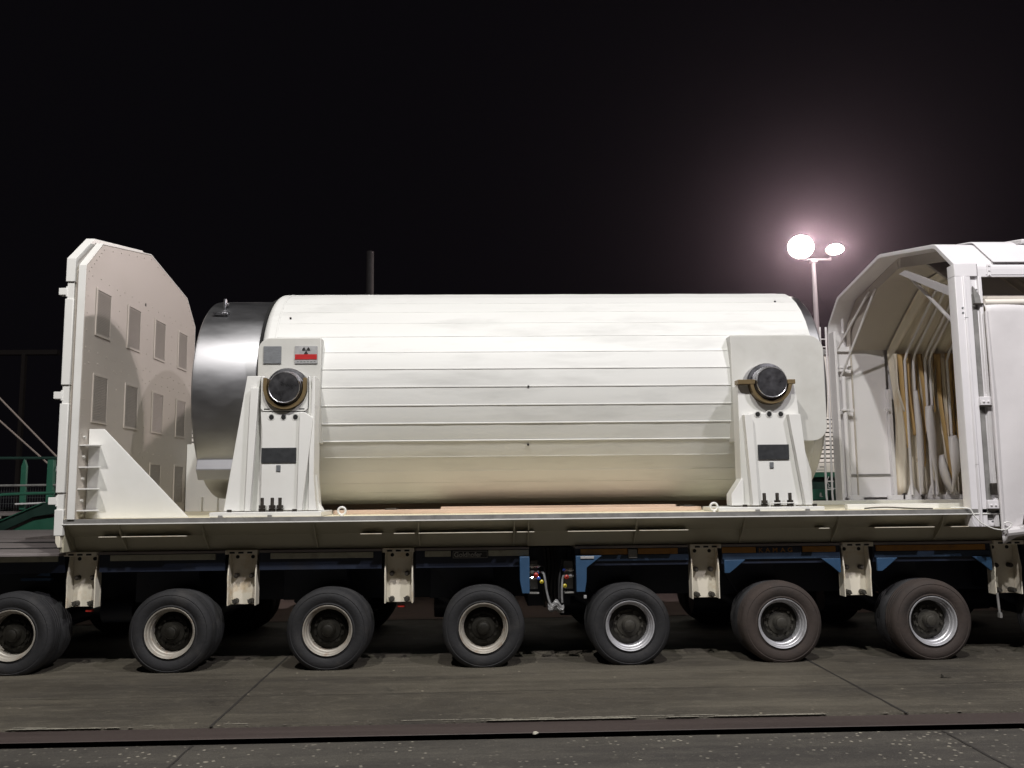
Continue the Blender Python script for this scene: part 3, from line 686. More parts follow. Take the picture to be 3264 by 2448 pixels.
    for i in range(len(outer) - 1): lm.prism([outer[i], outer[i + 1], inner[i + 1], inner[i]], 'Y', -.030, .072)
    if kind == 'R': lm.box(cx - .335, cx - .165, -.034, .10, cz - .012, cz + .032).box(cx + .165, cx + .245, -.034, .10, cz - .012, cz + .032)
    part('saddle_liner', lm, 'bronze', t, .002)
    q = MB()
    for x in hx: q.torus('Y', (x, .0415 if kind == 'L' and False else .0185, hz), .033, .004, 28, 6)
    part('hole_rim', q, 'white', t)
    for x in hx: part('bolt_hole', MB().cyl('Y', (x, 0, hz), .0235, .010, .0178 if kind == 'L' else .0195, 24), 'hole', t)
    part('data_plate', MB().box(pl_[0], pl_[1], .008, .0172 if kind == 'L' else .0192, pl_[2], pl_[3]), 'plate2', t, .002)
    part('small_plate', MB().box(sm_[0], sm_[1], .010, .0172 if kind == 'L' else .0192, sm_[2], sm_[3]), 'plate', t, .001)
    bz = 1.512 if kind == 'L' else 1.506
    for x in bx:
        q = MB().cyl('Z', (x, -.055, 0), .0165, bz, bz + .135, 16).hexnut('Z', (x, -.055, 0), .034, bz + .001, bz + .026).hexnut('Z', (x, -.055, 0), .032, bz + .034, bz + .064).cyl('Z', (x, -.055, 0), .037, bz + .026, bz + .031, 20)
        for k in range(9): q.torus('Z', (x, -.055, bz + .07 + .007 * k), .0168, .0018, 14, 5)
        part('stud', q, 'bolt', t)
    q = MB()
    for x, z, y in nx: q.hexnut('Z', (x, y, 0), .024, z + .001, z + .024)
    part('base_bolt', q, 'bolt', t)
    q = MB()
    for x in ex: q.box(x - .020, x + .020, -.122, -.1005, 1.464, 1.484)
    part('edge_lug', q, 'galv', t, .003)
    return t
PL = pedestal('L'); PR = pedestal('R')
for src, lab in ((PL, 'far-side white support pedestal, behind the left end of the cask'), (PR, 'far-side white support pedestal, behind the right end of the cask')):
    c = copy_tree(src); c.scale = (1, -1, 1); c.location = (src.location.x, 3.0 - src.location.y, src.location.z); c['label'] = lab

# ================================================================== end wall (gate)
GT = root('end_wall', (-3.95, 1.5, 1.46), 'tall white many-sided steel end wall with dark vents and a big triangular brace', 'end wall')
def arch(dy, dz, zb=1.463): return [(-.15 + dy, zb), (-.15 + dy, 3.925 - dz * .7), (.20 + dy * .6, 4.235 - dz), (1.5, 4.475 - dz), (2.80 - dy * .6, 4.235 - dz), (3.15 - dy, 3.925 - dz * .7), (3.15 - dy, zb)]
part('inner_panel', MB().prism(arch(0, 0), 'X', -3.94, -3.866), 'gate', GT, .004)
edge = MB().shell([(-.154, 1.463), (-.154, 3.927), (.199, 4.239), (1.5, 4.479), (2.801, 4.239), (3.154, 3.927), (3.154, 1.463)], 'X', -3.938, -3.868, -.012)
part('edge_trim', edge, 'white', GT, .002)
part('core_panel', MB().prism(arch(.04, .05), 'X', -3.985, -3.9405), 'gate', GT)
big = [(-.15, 1.33), (-.15, 3.99), (.24, 4.33), (1.5, 4.56), (2.76, 4.33), (3.15, 3.99), (3.15, 1.33)]
part('rear_panel', MB().prism([(-.14, 1.33), (-.14, 3.98), (.24, 4.295), (1.5, 4.515), (2.76, 4.295), (3.14, 3.98), (3.14, 1.33)], 'X', -4.050, -3.9855), 'white', GT, .003)
rim_ = [(-.156, 3.77), (-.156, 4.0), (.235, 4.312), (1.5, 4.535), (2.765, 4.312), (3.156, 4.0), (3.156, 3.77)]
part('outer_flange', MB().shell(rim_, 'X', -4.062, -3.975, .05), 'white', GT, .004)
for z0, z1 in ((2.75, 3.60), (1.715, 2.57), (1.31, 1.557)):
    for y0, y1 in ((-.154, -.10), (3.10, 3.154)):
        part('side_cover', MB().box(-4.062, -3.978, y0, y1, z0, z1), 'white', GT, .006)
for z in (3.672, 2.65, 1.638):
    for s in (0, 1):
        Y = (lambda y: y) if not s else (lambda y: 3.0 - y)
        h = part('hinge', MB().box(-4.128, -4.046, *sorted((Y(-.15), Y(-.07))), z - .035, z + .035).box(-4.045, -3.992, *sorted((Y(-.135), Y(-.10))), z - .06, z + .06), 'white', GT, .004)
        part('hinge_pin', MB().cyl('Z', (-4.052, Y(-.14), z), .010, -.05, .05, 12), 'white', h)
part('foot', MB().prism([(-4.045, 1.31), (-4.0, 1.31), (-3.995, 1.20), (-4.02, 1.20), (-4.043, 1.25)], 'Y', -.15, -.06), 'bracket', GT, .004)
CO = (( .105, .42), (.90, 1.225), (1.70, 2.015), (2.515, 2.82))
for z0, z1 in ((3.30, 3.745), (2.425, 2.875), (1.585, 2.035)):
    for y0, y1 in CO:
        fr = MB()
        for a in ((y0 - .022, y1 + .022, z1, z1 + .022), (y0 - .022, y1 + .022, z0 - .022, z0), (y0 - .022, y0, z0, z1), (y1, y1 + .022, z0, z1)): fr.box(-3.8655, -3.855, a[0], a[1], a[2], a[3])
        v = part('vent', fr, 'gate', GT, .002)
        lv = MB().box(-3.8652, -3.864, y0, y1, z0, z1)
        k = z0 + .006
        while k < z1 - .012:
            lv.prism([(-3.863, k + .013), (-3.8605, k + .013), (-3.8565, k), (-3.859, k)], 'Y', y0 + .001, y1 - .001); k += .0165
        part('grille', lv, 'pad' if False else 'louvdark', v) if 'louvdark' in M else (M.__setitem__('louvdark', nmat('vent_grille_paint', (.31, .28, .245), .55, var=.08, scale=6)), part('grille', lv, 'louvdark', v))
rv = MB()
for y in [i * .2 - .02 for i in range(16)]:
    for z in (2.16, 2.99, 3.10, 3.86): rv.cyl('X', (-3.866, y, z + .01 * math.sin(y * 9)), .006, 0, .005, 8)
for z in [1.6 + .17 * i for i in range(14)]:
    for y in (-.10, .66, 1.46, 2.26, 3.08): rv.cyl('X', (-3.866, y, z), .006, 0, .005, 8)
P0 = [(-.10, 3.89), (.22, 4.19), (1.5, 4.43), (2.78, 4.19), (3.10, 3.89)]
for i in range(4):
    for k in range(6):
        t = k / 6; rv.cyl('X', (-3.866, P0[i][0] * (1 - t) + P0[i + 1][0] * t, P0[i][1] * (1 - t) + P0[i + 1][1] * t), .007, 0, .006, 8)
part('rivets', rv, 'gate', GT)
part('drain_hole', MB().cyl('X', (-3.866, 1.38, 3.86), .018, 0, .004, 12), 'hole', GT)
for s in (0, 1):
    Y = (lambda y: y) if not s else (lambda y: 3.0 - y)
    gs = part('side_brace', MB().prism([(-3.855, 1.4635), (-2.865, 1.4635), (-3.71, 2.335), (-3.855, 2.335)], 'Y', *sorted((Y(.04), Y(.058)))), 'white', GT, .003)
    for z in (2.168, 1.957, 1.749, 1.543):
        part('brace_rib', MB().prism([(-3.90, Y(-.13)), (-3.655, Y(-.13)), (-3.74, Y(.038)), (-3.845, Y(.038))], 'Z', z - .006, z + .006), 'white', gs, .002)
    q = MB()
    for z in (2.25, 2.06, 1.85, 1.64, 1.50): q.hexnut('X', (-3.866, Y(-.05), z), .016, 0, .022)
    part('brace_bolt', q, 'pad', gs)
    q = MB()
    for x in (-3.636, -3.434): q.box(x - .012, x + .012, *sorted((Y(.059), Y(.095))), 1.464, 1.65)
    if s: part('brace_rib', MB().box(-3.648, -3.624, 2.862, 2.941, 1.464, 1.65).box(-3.446, -3.422, 2.862, 2.941, 1.464, 1.65), 'white', gs, .003)

# ================================================================== retractable hood on the right
HD = root('retractable_hood', (4.8, 1.5, 1.46), 'white retracted hood with open many-sided mouth and folded tarpaulin inside', 'hood')
HX1 = 9.0
out = [(-.15, 1.463), (-.15, 3.93), (.20, 4.235), (1.5, 4.475), (2.80, 4.235), (3.15, 3.93), (3.20, 3.80), (3.20, 1.50)]
out_n = [(-.15, 1.285)] + out[1:]
# rounded roof shell
def rnd(P, rad=.06, n=4):
    Q = [P[0]]
    for i in range(1, len(P) - 1):
        a, b, c = Vector(P[i - 1]), Vector(P[i]), Vector(P[i + 1]); d1 = (a - b).normalized(); d2 = (c - b).normalized()
        rr = min(rad, (a - b).length * .4, (c - b).length * .4)
        for k in range(n + 1):
            t = k / n; p = (b + d1 * rr) * (1 - t) ** 2 + b * 2 * t * (1 - t) + (b + d2 * rr) * t * t; Q.append((p.x, p.y))
    Q.append(P[-1]); return Q
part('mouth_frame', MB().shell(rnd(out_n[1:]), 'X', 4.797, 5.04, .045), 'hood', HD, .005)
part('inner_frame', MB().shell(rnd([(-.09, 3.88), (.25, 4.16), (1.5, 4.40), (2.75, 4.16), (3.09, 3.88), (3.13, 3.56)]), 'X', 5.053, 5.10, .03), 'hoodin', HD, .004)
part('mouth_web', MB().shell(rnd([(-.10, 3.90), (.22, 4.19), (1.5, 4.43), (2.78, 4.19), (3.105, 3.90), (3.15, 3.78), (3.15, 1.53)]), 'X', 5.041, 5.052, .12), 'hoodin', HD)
roofP = rnd([(-.148, 3.795), (-.148, 3.932), (.202, 4.232), (1.5, 4.47), (2.798, 4.232), (3.148, 3.932), (3.195, 3.80), (3.195, 1.50)])
part('roof_shell', MB().shell(roofP, 'X', 5.0405, HX1, .022), 'hood', HD, .002)
# roof tarp steps
part('roof_cover', MB().shell(rnd([(-.156, 3.94), (.197, 4.246), (1.5, 4.486), (2.80, 4.246)]), 'X', 5.20, 5.64, -.014), 'hood', HD, .006)
part('roof_cover', MB().shell(rnd([(.20, 4.238), (1.5, 4.478), (2.80, 4.238)]), 'X', 5.74, HX1, -.05), 'tarp', HD, .012)
m = MB()
for z in (3.94 - .03, 3.86, 3.815): m.cyl('Y', (5.155, -.16, z), .008, -.004, .004, 10)
m.box(5.135, 5.175, -.154, -.149, 3.80, 3.925)
part('joint_plate', m, 'hood', HD)
part('fascia_seam', MB().box(5.12, HX1, -.1495, -.1485, 3.812, 3.817), 'black', HD)
# near post with its pressed ridges
post = MB().prism([(4.792, -.128), (4.800, -.148), (4.870, -.150), (4.878, -.164), (4.898, -.164), (4.905, -.150), (4.955, -.150), (4.962, -.120), (5.030, -.120), (5.040, -.150), (5.072, -.150), (5.078, -.02), (4.792, -.02)], 'Z', 1.29, 3.80)
nose = MB().prism([(4.792, -.128), (4.800, -.148), (5.03, -.150), (5.04, -.02), (4.792, -.02)], 'Z', 3.8005, 3.925)
part('near_post', post, 'hood', HD, .004); part('post_head', nose, 'hood', HD, .004)
part('strap', MB().box(4.968, 5.022, -.127, -.1212, 1.36, 3.62), 'galv', HD, .002)
part('buckle', MB().box(5.008, 5.062, -.175, -.128, 1.60, 1.715), 'bolt', HD, .006)
for z in (2.86, 2.60 - .08, 1.50, ):
    if z == 2.86: continue
    part('clamp', MB().box(4.955, 5.065, -.178, -.128, z - .035, z + .05).cyl('Y', (4.985, -.19, z), .010, 0, .02, 10).cyl('Y', (5.03, -.19, z), .010, 0, .02, 10), 'hood', HD, .004)
    part('clamp_pin', MB().box(4.960, 5.060, -.184, -.128, z - .050, z - .040), 'bolt', HD)
part('latch', MB().prism([(4.975, 3.70), (5.04, 3.60), (5.05, 3.52), (4.985, 3.52)], 'Y', -.155, -.128), 'galv', HD, .003)
part('latch_bar', MB().box(4.965, 5.065, -.17, -.15, 3.505, 3.520), 'bolt', HD)
q = MB()
for (x, z) in ((4.855, 3.475), (4.855, 3.425), (5.01, 3.66), (5.0, 1.34)): q.cyl('Y', (x, -.152, z), .009, -.006, .004, 10)
q.box(4.86, 4.90, -.166, -.1638, 3.372, 3.3755).box(4.86, 4.9, -.1655, -.163, 1.9, 1.902)
part('post_bolt', q, 'plate', HD)
# side tarpaulin, gently bulging
sp = MB(); nx_, nz_ = 70, 60; vs = []
for j in range(nz_ + 1):
    z = 1.17 + (3.545 - 1.17) * j / nz_
    for i in range(nx_ + 1):
        x = 5.075 + (HX1 - 5.08) * i / nx_
        y = -.165 - .045 * math.sin(math.pi * min(1, (x - 5.075) / .9)) * math.sin(math.pi * (z - 1.17) / 2.4) - .012 * math.sin(2.6 * x + 1.9 * z) - .006 * math.sin(9 * x - 4 * z)
        if z > 3.46: y += (z - 3.46) ** 2 * 9
        if z < 1.5: y += .03 * math.sin(11 * x) * (1.5 - z) * 1.5; 
        zz = z + (.03 * math.sin(6 * x) + .02 * math.sin(17 * x) if j == 0 else 0)
        vs.append((x, y, zz))
fs = [(j * (nx_ + 1) + i, j * (nx_ + 1) + i + 1, (j + 1) * (nx_ + 1) + i + 1, (j + 1) * (nx_ + 1) + i) for j in range(nz_) for i in range(nx_)]
sp.add(vs, fs); o = part('side_tarpaulin', sp, 'tarp', HD, angle=60)
sd = o.modifiers.new('thick', 'SOLIDIFY'); sd.thickness = .006
part('tarp_edge_fold', MB().tube([(5.085, -.14, 3.53), (6.2, -.15, 3.535), (HX1, -.15, 3.53)], .035, 12), 'louvre', HD)
part('tarp_hem', MB().tube([(5.075, -.18, 3.43), (5.072, -.20, 2.6), (5.075, -.19, 1.25)], .016, 8), 'tarp', HD)
part('bottom_roll', MB().tube(bez([(5.12, -.17, 1.235), (5.4, -.2, 1.26), (5.7, -.18, 1.235), (6.2, -.2, 1.26)], 8), .045, 10), 'tarp', HD)
part('lower_flap', MB().box(5.10, 6.6, -.155, -.140, 1.20, 1.50), 'tarp', HD, .004)
part('tie_bar', MB().tube([(5.25, -.25, 1.31), (5.27, -.25, 1.40), (5.32, -.25, 1.42), (5.7, -.25, 1.41)], .012, 8), 'bolt', HD)
# far side wall seen through the mouth
part('far_wall', MB().box(4.86, 5.52, 3.06, 3.085, 1.55, 3.60), 'hood', HD, .002)
part('wall_seam', MB().box(4.93, 5.515, 3.045, 3.059, 1.835, 1.860), 'galv', HD)
part('far_post', MB().box(4.800, 4.835, 2.98, 3.19, 1.50, 3.80), 'hood', HD, .004)
part('far_post', MB().tube([(4.905, 2.99, 1.54), (4.905, 2.99, 3.18)], .032, 14), 'hood', HD)
part('far_post', MB().box(5.50, 5.55, 2.98, 3.06, 1.55, 3.0), 'hood', HD, .004)
part('stub_pipe', MB().tube([(4.955, 3.04, 3.78), (4.955, 3.04, 4.06)], .020, 10), 'hood', HD)
m = MB()
for z in (3.30, 2.72): m.box(4.84, 4.96, 2.94, 3.0, z - .012, z + .012).box(4.955, 5.0, 2.93, 2.97, z - .03, z + .015)
m.box(5.44, 5.5, 2.94, 2.98, 2.70, 2.73)
part('wall_clamp', m, 'hood', HD, .003)
for x0, x1 in ((4.845, 5.03), (5.36, 5.56), (5.60, 5.80), (5.87, 6.10), (6.115, 6.34), (6.365, 6.6), (6.65, 6.9)):
    q = MB().box(x0, x1, 2.84, 2.88, 1.520, 1.578)
    if x0 > 5.5: xm = (x0 + x1) / 2; q.prism([(x0 + .02, 1.5785), (x1 - .02, 1.5785), (xm + .015, 1.70), (xm + .008, 1.77), (xm - .014, 1.77)], 'Y', 2.845, 2.86)
    for dx in (.035, x1 - x0 - .035): q.cyl('Y', (x0 + dx, 2.838, 1.543), .008, -.004, .002, 8)
    part('foot_plate', q, 'hood', HD, .003)
# rigid lining: sloping part of the second hood section
IN = [(3.06, 3.55), (2.0, 4.27), (1.5, 4.30), (1.0, 4.27), (-.05, 3.57)]
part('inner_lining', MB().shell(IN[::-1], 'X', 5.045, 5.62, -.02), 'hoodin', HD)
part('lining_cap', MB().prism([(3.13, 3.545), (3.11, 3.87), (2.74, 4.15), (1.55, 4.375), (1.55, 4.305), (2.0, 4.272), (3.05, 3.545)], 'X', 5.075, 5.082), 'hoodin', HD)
# folded tarpaulin curtains on far wall and roof
ct = MB(); path = [(3.03, 1.545), (3.03, 3.52), (2.0, 4.25), (1.5, 4.29), (1.0, 4.25), (.0, 3.55)]
pp = []
for i in range(len(path) - 1):
    k = 16 if i < 1 else 7
    for j in range(k): t = j / k; pp.append((path[i][0] * (1 - t) + path[i + 1][0] * t, path[i][1] * (1 - t) + path[i + 1][1] * t))
pp.append(path[-1])
nX = 230; vs = []
rr_ = random.Random(5); ph = [rr_.uniform(0, 6.28) for _ in range(12)]
for j, (y, z) in enumerate(pp):
    for i in range(nX + 1):
        x = 5.56 + 2.2 * i / nX; q = (x - 5.56)
        amp = .055 + .03 * math.sin(q * 3 + ph[0]); d = amp * (math.sin(q * 34 + 1.6 * math.sin(q * 5 + ph[1]) + .5 * math.sin(z * 2.3 + q * 4)) + .35 * math.sin(q * 71 + ph[2] + z * 1.2))
        dd = Vector((1.5, 2.9)) - Vector((y, z)); dd.normalize()
        vs.append((x + .03 * math.sin(z * 3 + q * 9), y + dd.x * (d + .05), z + dd.y * (d + .05)))
w_ = nX + 1
fs = [(j * w_ + i, j * w_ + i + 1, (j + 1) * w_ + i + 1, (j + 1) * w_ + i) for j in range(len(pp) - 1) for i in range(nX)]
ct.add(vs, fs); o = part('folded_tarpaulin', ct, 'curt', HD, angle=60); sd = o.modifiers.new('thick', 'SOLIDIFY'); sd.thickness = .005
for i, x in enumerate((5.66, 5.78, 5.95, 6.02, 6.22, 6.45, 6.6, 6.85)):
    a = x + rr_.uniform(-.02, .02); yy = 2.80 + rr_.uniform(-.02, .03)
    part('hoop', MB().tube([(a, yy, 1.58), (a + .01, yy, 3.36), (a + .02, yy - .06, 3.47), (a + .02, 1.9, 4.11), (a + .02, 1.1, 4.11), (a + .02, .1, 3.45)], .017, 8), 'hood', HD)
    pass
for i, (x, zt, wd, sw, tw) in enumerate(((5.93, 2.75, .085, .10, 1.0), (6.06, 2.10, .05, .22, -.6), (6.22, 2.35, .10, -.12, .8), (6.38, 1.95, .06, .20, -.5), (5.76, 2.95, .045, .02, .4))):   # loose flaps hanging forward, tapering and curling at the foot
    fm = MB(); nn = 22; vs = []
    for k in range(nn + 1):
        t = k / nn; z = zt - (zt - 1.60) * t; w = wd * (math.sin(math.pi * (.12 + .80 * t)) ** .7) + .008
        cx_ = x + sw * (t - .5) * t; a = tw * t * 1.2; yy = 2.74 - .05 * math.sin(math.pi * t)
        for q in (-1, -.33, .33, 1):
            vs.append((cx_ + q * w * math.cos(a), yy + q * w * math.sin(a) - .035 * (1 - q * q), z + .01 * q))
    fm.add(vs, [(k * 4 + q, k * 4 + q + 1, (k + 1) * 4 + q + 1, (k + 1) * 4 + q) for k in range(nn) for q in range(3)])
    o = part('loose_flap', fm, 'tarp', HD, angle=60); sd = o.modifiers.new('thick', 'SOLIDIFY'); sd.thickness = .005
for i in range(17):                                                    # yellowed canvas strips hanging between the folds
    x = 5.60 + 1.15 * i / 16 + rr_.uniform(-.02, .02); wd = rr_.uniform(.018, .05); zb = rr_.uniform(1.62, 2.7); sw = rr_.uniform(-.07, .07)
    fm = MB(); nn = 18; vs = []
    for k in range(nn + 1):
        t = k / nn; z = 3.47 - (3.47 - zb) * t; w = wd * (1 - .45 * t); cx_ = x + sw * t * t + .012 * math.sin(7 * t + i); yy = 2.86 + .03 * math.sin(5 * t + i * 1.7)
        for q in (-1, 0, 1): vs.append((cx_ + q * w, yy + (.022 if q else -.012), z))
    fm.add(vs, [(k * 3 + q, k * 3 + q + 1, (k + 1) * 3 + q + 1, (k + 1) * 3 + q) for k in range(nn) for q in range(2)])
    o = part('canvas_strip', fm, 'bowy' if i % 3 else 'curt', HD, angle=60); sd = o.modifiers.new('thick', 'SOLIDIFY'); sd.thickness = .004
# bracing rods in the mouth
part('brace_rod', MB().tube([(5.0, 2.27, 4.19), (4.855, 3.0, 3.565)], .015, 10), 'hood', HD)
part('brace_rod', MB().tube([(5.03, 2.15, 4.20), (4.875, 3.0, 3.165)], .015, 10), 'hood', HD)
part('brace_rod', MB().tube([(5.14, 1.46, 4.19), (4.90, .02, 3.30), (4.89, -.01, 3.27)], .020, 10), 'hood', HD)
part('brace_web', MB().prism([(1.30, 4.18), (.05, 3.60), (.05, 3.70), (1.15, 4.19)], 'X', 4.93, 4.96), 'hood', HD, .003)
part('sill', MB().box(4.80, HX1, 2.80, 3.10, 1.463, 1.518), 'hood', HD, .003)
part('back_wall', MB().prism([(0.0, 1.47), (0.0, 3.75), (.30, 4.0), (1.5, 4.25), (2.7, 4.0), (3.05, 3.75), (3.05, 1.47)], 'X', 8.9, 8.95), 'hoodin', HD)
# thin power cable hanging from the post
tag(part('cable', MB().tube(bez([(4.62, -.10, 1.478), (4.76, -.17, 1.47), (4.80, -.19, 1.40), (4.86, -.20, 1.33), (4.97, -.21, 1.275), (5.07, -.21, 1.262), (5.13, -.2, 1.28), (5.16, -.2, 1.32), (5.12, -.2, 1.335), (5.08, -.2, 1.325)], 10), .006, 8), 'white'),
    'thin white cable looping under the foot of the hood post', 'cable')
tag(part('cable', MB().tube(bez([(3.85, .12, 1.475), (4.05, .10, 1.485), (4.3, .05, 1.472), (4.5, .02, 1.468)], 10), .007, 8), 'bolt'),
    'dark cable lying on the deck between the right support and the hood', 'cable')
# ladder on the far side
LD = root('ladder', (4.78, 3.35, 1.3), 'narrow white access ladder standing between the cask and the hood mouth', 'ladder')
for dx in (0, .085):
    part('rail', MB().tube([(4.735 + dx * .9, 3.32, 1.33), (4.715 + dx, 3.32, 1.60), (4.735 + dx, 3.32, 2.6), (4.745 + dx, 3.32, 3.92)], .014, 10), 'hood', LD)
m = MB(); z = 1.66
while z < 3.9:
    if 3.6 < z < 3.85 or z < 1.8: m.tube([(4.735, 3.32, z), (4.825, 3.32, z)], .009, 8)
    z += .11
part('rungs', m, 'hood', LD)

# ================================================================== background: louvred housing on a green wagon
HS = root('louvred_housing', (1.4, 7.0, 1.94), 'long white louvred housing behind the cask, seen in the gap before the hood', 'housing')
h = MB().box(-5.4, 8.6, 6.02, 8.0, 2.885, 3.93).box(-5.4, 8.6, 6.02, 8.0, 1.94, 2.10)
part('wall', h, 'louvre', HS, .004)
part('top_cap', MB().box(-5.45, 8.65, 5.97, 8.05, 3.935, 4.03), 'galv', HS, .004)
part('backing', MB().box(-5.39, 8.59, 6.10, 7.9, 2.10, 2.885), 'hole', HS)
sl = MB(); z = 2.112
while z < 2.87:
    sl.prism([(6.02, z), (6.03, z + .048), (6.06, z + .055), (6.06, z + .005)], 'X', -5.4, 8.6); z += .0725
part('louvre_slats', sl, 'louvre', HS)
m = MB().box(5.615, 5.64, 6.015, 6.0195, 2.005, 2.03)
for i in range(3): m.box(5.68 + .025 * i, 5.70 + .025 * i, 6.015, 6.0195, 2.02, 2.04)
m.box(5.56, 5.75, 6.015, 6.0195, 1.972, 1.982)
part('stencil_marks', m, 'galv', HS)
GW = root('green_wagon', (1.4, 7.0, 0), 'dark green wagon body behind the carrier frame under the white housing', 'wagon')
part('side_sill', MB().box(-6.2, 9.5, 5.90, 8.0, 1.855, 1.935), 'green', GW, .004)
part('dark_body', MB().box(-6.2, 9.5, 6.00, 8.0, 1.05, 1.853), 'dgreen', GW)
part('side_box', MB().box(4.6, 5.72, 5.80, 5.995, 1.485, 1.655), 'green', GW, .004)
q = MB().add([(5.575, 5.796, 1.60), (5.60, 5.796, 1.60), (5.60, 5.796, 1.55), (5.63, 5.796, 1.535), (5.60, 5.796, 1.525), (5.565, 5.796, 1.54)], [(0, 1, 2, 5), (5, 2, 3, 4)])
part('chalk_mark', q, 'letter', GW, angle=0)
tag(part('hook_cable', MB().tube([(5.70, 5.7, 1.86), (5.66, 5.7, 1.78), (5.70, 5.7, 1.72), (5.68, 5.7, 1.69), (5.72, 5.7, 1.675), (5.86, 5.7, 1.66)], .008, 6), 'hood'), 'bent white wire hanging in front of the green wagon beside the ladder', 'wire')

# ================================================================== background: green loading platform on the left
GP = root('green_platform', (-9.0, 7.2, 0), 'green steel loading platform with guard rail and sloping ramp at the far left', 'platform')
for x in (-10.6, -9.4, -7.985):
    part('rail_post', MB().prism([(x - .045, 1.45), (x + .045, 1.45), (x + .045, 2.20), (x, 2.34), (x - .045, 2.20)], 'Y', 6.98, 7.04), 'green', GP, .004)
part('rail_post', MB().box(-7.575, -7.465, 6.96, 7.06, 1.46, 2.31), 'green', GP, .006)
part('top_rail', MB().tube([(-11, 7.0, 2.36), (-7.2, 7.0, 2.335)], .026, 10), 'dgreen', GP)
part('middle_rail', MB().tube([(-11, 6.99, 1.865), (-7.2, 6.99, 1.868)], .020, 8), 'galv', GP)
part('lower_rail', MB().tube(bez([(-9.4, 6.7, 1.1), (-8.38, 6.7, 1.50), (-8.25, 6.7, 1.68), (-8.05, 6.7, 1.715), (-7.3, 6.7, 1.73)], 8), .026, 8), 'green', GP)
ms = MB(); x = -11.0
while x < -7.3: ms.box(x, x + .006, 7.06, 7.066, 1.42, 1.84); x += .045
for z in (1.45, 1.55, 1.65, 1.75): ms.box(-11, -7.3, 7.067, 7.072, z, z + .008)
part('mesh_panel', ms, 'mesh', GP)
part('platform_deck', MB().box(-12, -7.0, 6.4, 8.2, 1.36, 1.40), 'bed', GP, .004)
part('plank', MB().box(-9.6, -7.99, 6.30, 6.36, 1.318, 1.352), 'louvre', GP, .004)
part('ramp_beam', MB().prism([(-8.9, .98), (-8.9, 1.12), (-8.1, 1.20), (-7.25, 1.56), (-6.9, 1.62), (-6.9, 1.42), (-7.4, 1.34), (-8.1, 1.02)], 'Y', 6.22, 6.28), 'dgreen', GP, .004)
part('ramp_top', MB().prism([(-8.1, 1.20), (-7.25, 1.56), (-7.25, 1.575), (-8.1, 1.215)], 'Y', 6.18, 6.50), 'green', GP)
part('ramp_side', MB().prism([(-8.15, .98), (-7.4, 1.30), (-6.3, 1.40), (-6.3, .98)], 'Y', 6.30, 6.36), 'green', GP, .004)
part('white_arm', MB().tube([(-7.85, 6.5, 1.55), (-7.35, 6.5, 1.565)], .015, 8), 'hood', GP)
part('hand_hoop', MB().tube(bez([(-7.50, 7.1, 2.10), (-7.46, 7.1, 2.20), (-7.38, 7.1, 2.22), (-7.3, 7.1, 2.18)], 6), .014, 8), 'hood', GP)
sl = MB()
part('ground_frame', MB().box(-12, -6.1, 3.4, 6.1, 1.02, 1.135), 'bed', GP, .004)
sl = MB().prism([(-6.1, .9), (-4.35, .83), (-4.1, .98), (-5.0, 1.0)], 'Z', 1.1365, 1.139).prism([(-6.0, 2.2), (-4.3, 1.7), (-4.15, 2.15), (-4.6, 2.25)], 'Z', 1.1365, 1.139)
part('deck_slot', sl, 'hole', TL, angle=0)
for i, (a, b) in enumerate((((-11.5, 10, 5.134), (-8.2, 10, 1.835)), ((-11.5, 10, 4.5), (-8.2, 10, 1.63)))):
    tag(part('wire_rope', MB().tube([a, b], .018, 6), 'rope'), ('upper' if i == 0 else 'lower') + ' of the two pale wire ropes slanting down to the green platform at far left', 'rope', 'wire ropes at the far left')
# far dark gantry and chimney
GA = root('gantry', (-22, 30, 0), 'dim dark steel gantry far away in the black background at left', 'gantry')
part('beam', MB().box(-32, -18.4, 29.8, 30.1, 7.75, 7.95), 'gantry', GA)
part('column', MB().box(-19.9, -19.75, 29.8, 30.0, 0, 7.75), 'gantry', GA)
CH = part('chimney', MB().lathe([(.16, 0), (.12, 9.6), (.10, 9.6)], 'Z', (-3.67, 20, 0), 16, False, True), 'chim'); tag(CH, 'slim dark chimney rising behind the top of the cask', 'chimney')

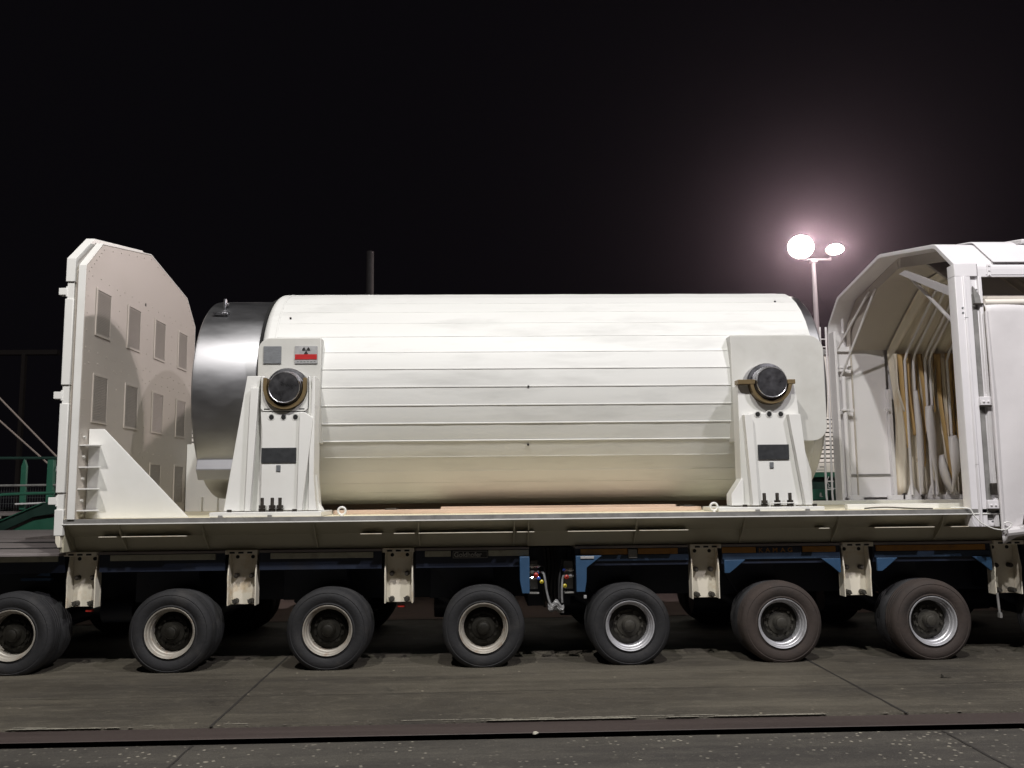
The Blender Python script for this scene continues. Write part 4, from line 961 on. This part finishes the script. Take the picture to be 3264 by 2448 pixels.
# ================================================================== lit floodlight mast (behind right)
LM = root('floodlight_mast', (11.97, 22, 0), 'tall pale mast with two lit floodlights, behind the hood at right', 'floodlight')
part('pole', MB().lathe([(.16, 0), (.115, 5), (.070, 9.72)], 'Z', (11.97, 22, 0), 16, True, True), 'pole', LM)
part('cross_arm', MB().box(11.62, 12.62, 21.96, 22.04, 9.80, 9.86).box(11.86, 12.10, 21.9, 22.1, 9.72, 9.80).prism([(12.36, 9.80), (12.60, 9.80), (12.60, 9.90)], 'Y', 21.9, 21.95), 'pole', LM, .01)
for nm, x, z, rx, rz, tilt, yaw in (('a', 11.50, 10.27, .46, .42, -18, -6), ('b', 12.74, 10.18, .37, .19, -12, 12)):
    hm = MB(); n = 32
    def ring_(sc, y): return [(rx * sc * math.cos(2 * math.pi * k / n), y, rz * sc * math.sin(2 * math.pi * k / n)) for k in range(n)]
    rings = [ring_(1, 0), ring_(1.06, -.01), ring_(1.06, .06), ring_(.8, .22), ring_(.4, .30)]
    vs = [v for q in rings for v in q]; fs = []
    for i in range(4):
        for k in range(n): fs.append((i * n + k, i * n + (k + 1) % n, (i + 1) * n + (k + 1) % n, (i + 1) * n + k))
    fs.append(tuple(4 * n + k for k in range(n)))
    hm.add(vs, fs)
    mat = Matrix.Translation((x, 21.9, z)) @ Matrix.Rotation(R_(yaw), 4, 'Z') @ Matrix.Rotation(R_(tilt), 4, 'Y')
    hm.v = [tuple(mat @ Vector(v)) for v in hm.v]
    hd = part('lamp_head', hm, 'galv', LM)
    lm = MB().add(ring_(1, -.004), [tuple(range(n))]); lm.v = [tuple(mat @ Vector(v)) for v in lm.v]
    part('glass', lm, 'lens', hd, angle=0)
lamp("mast_glow", (11.50, 21.4, 10.27), 5600, (1.0, .84, .80), .25, aim=(0, 2, 2), spread=150)
lamp("mast_glow", (12.74, 21.4, 10.18), 2200, (1.0, .84, .80), .25, aim=(0, 2, 2), spread=150)
lamp("mast_glow", (11.7, 20.9, 10.6), 230, (1.0, .88, .88), .25)  # small extra lamp without a head, added to brighten the pole

# ================================================================== added thin haze round everything (imitates lens glare round the lit lamps)
hz = MB().box(-103, 103, -63, 123, -1.3, 16)
ho = part('glare_haze', hz, 'hole', angle=0); tag(ho, kind='stuff')
hm_ = bpy.data.materials.new('lamp_glare_volume'); hm_.use_nodes = True; n = hm_.node_tree.nodes
for q in list(n): n.remove(q)
ou = n.new("ShaderNodeOutputMaterial"); pv = n.new("ShaderNodeVolumePrincipled")
pv.inputs["Color"].default_value = (1.0, .80, .95, 1); pv.inputs["Density"].default_value = .00030; pv.inputs["Anisotropy"].default_value = .92
hm_.node_tree.links.new(pv.outputs[0], ou.inputs["Volume"]); ho.data.materials.clear(); ho.data.materials.append(hm_)
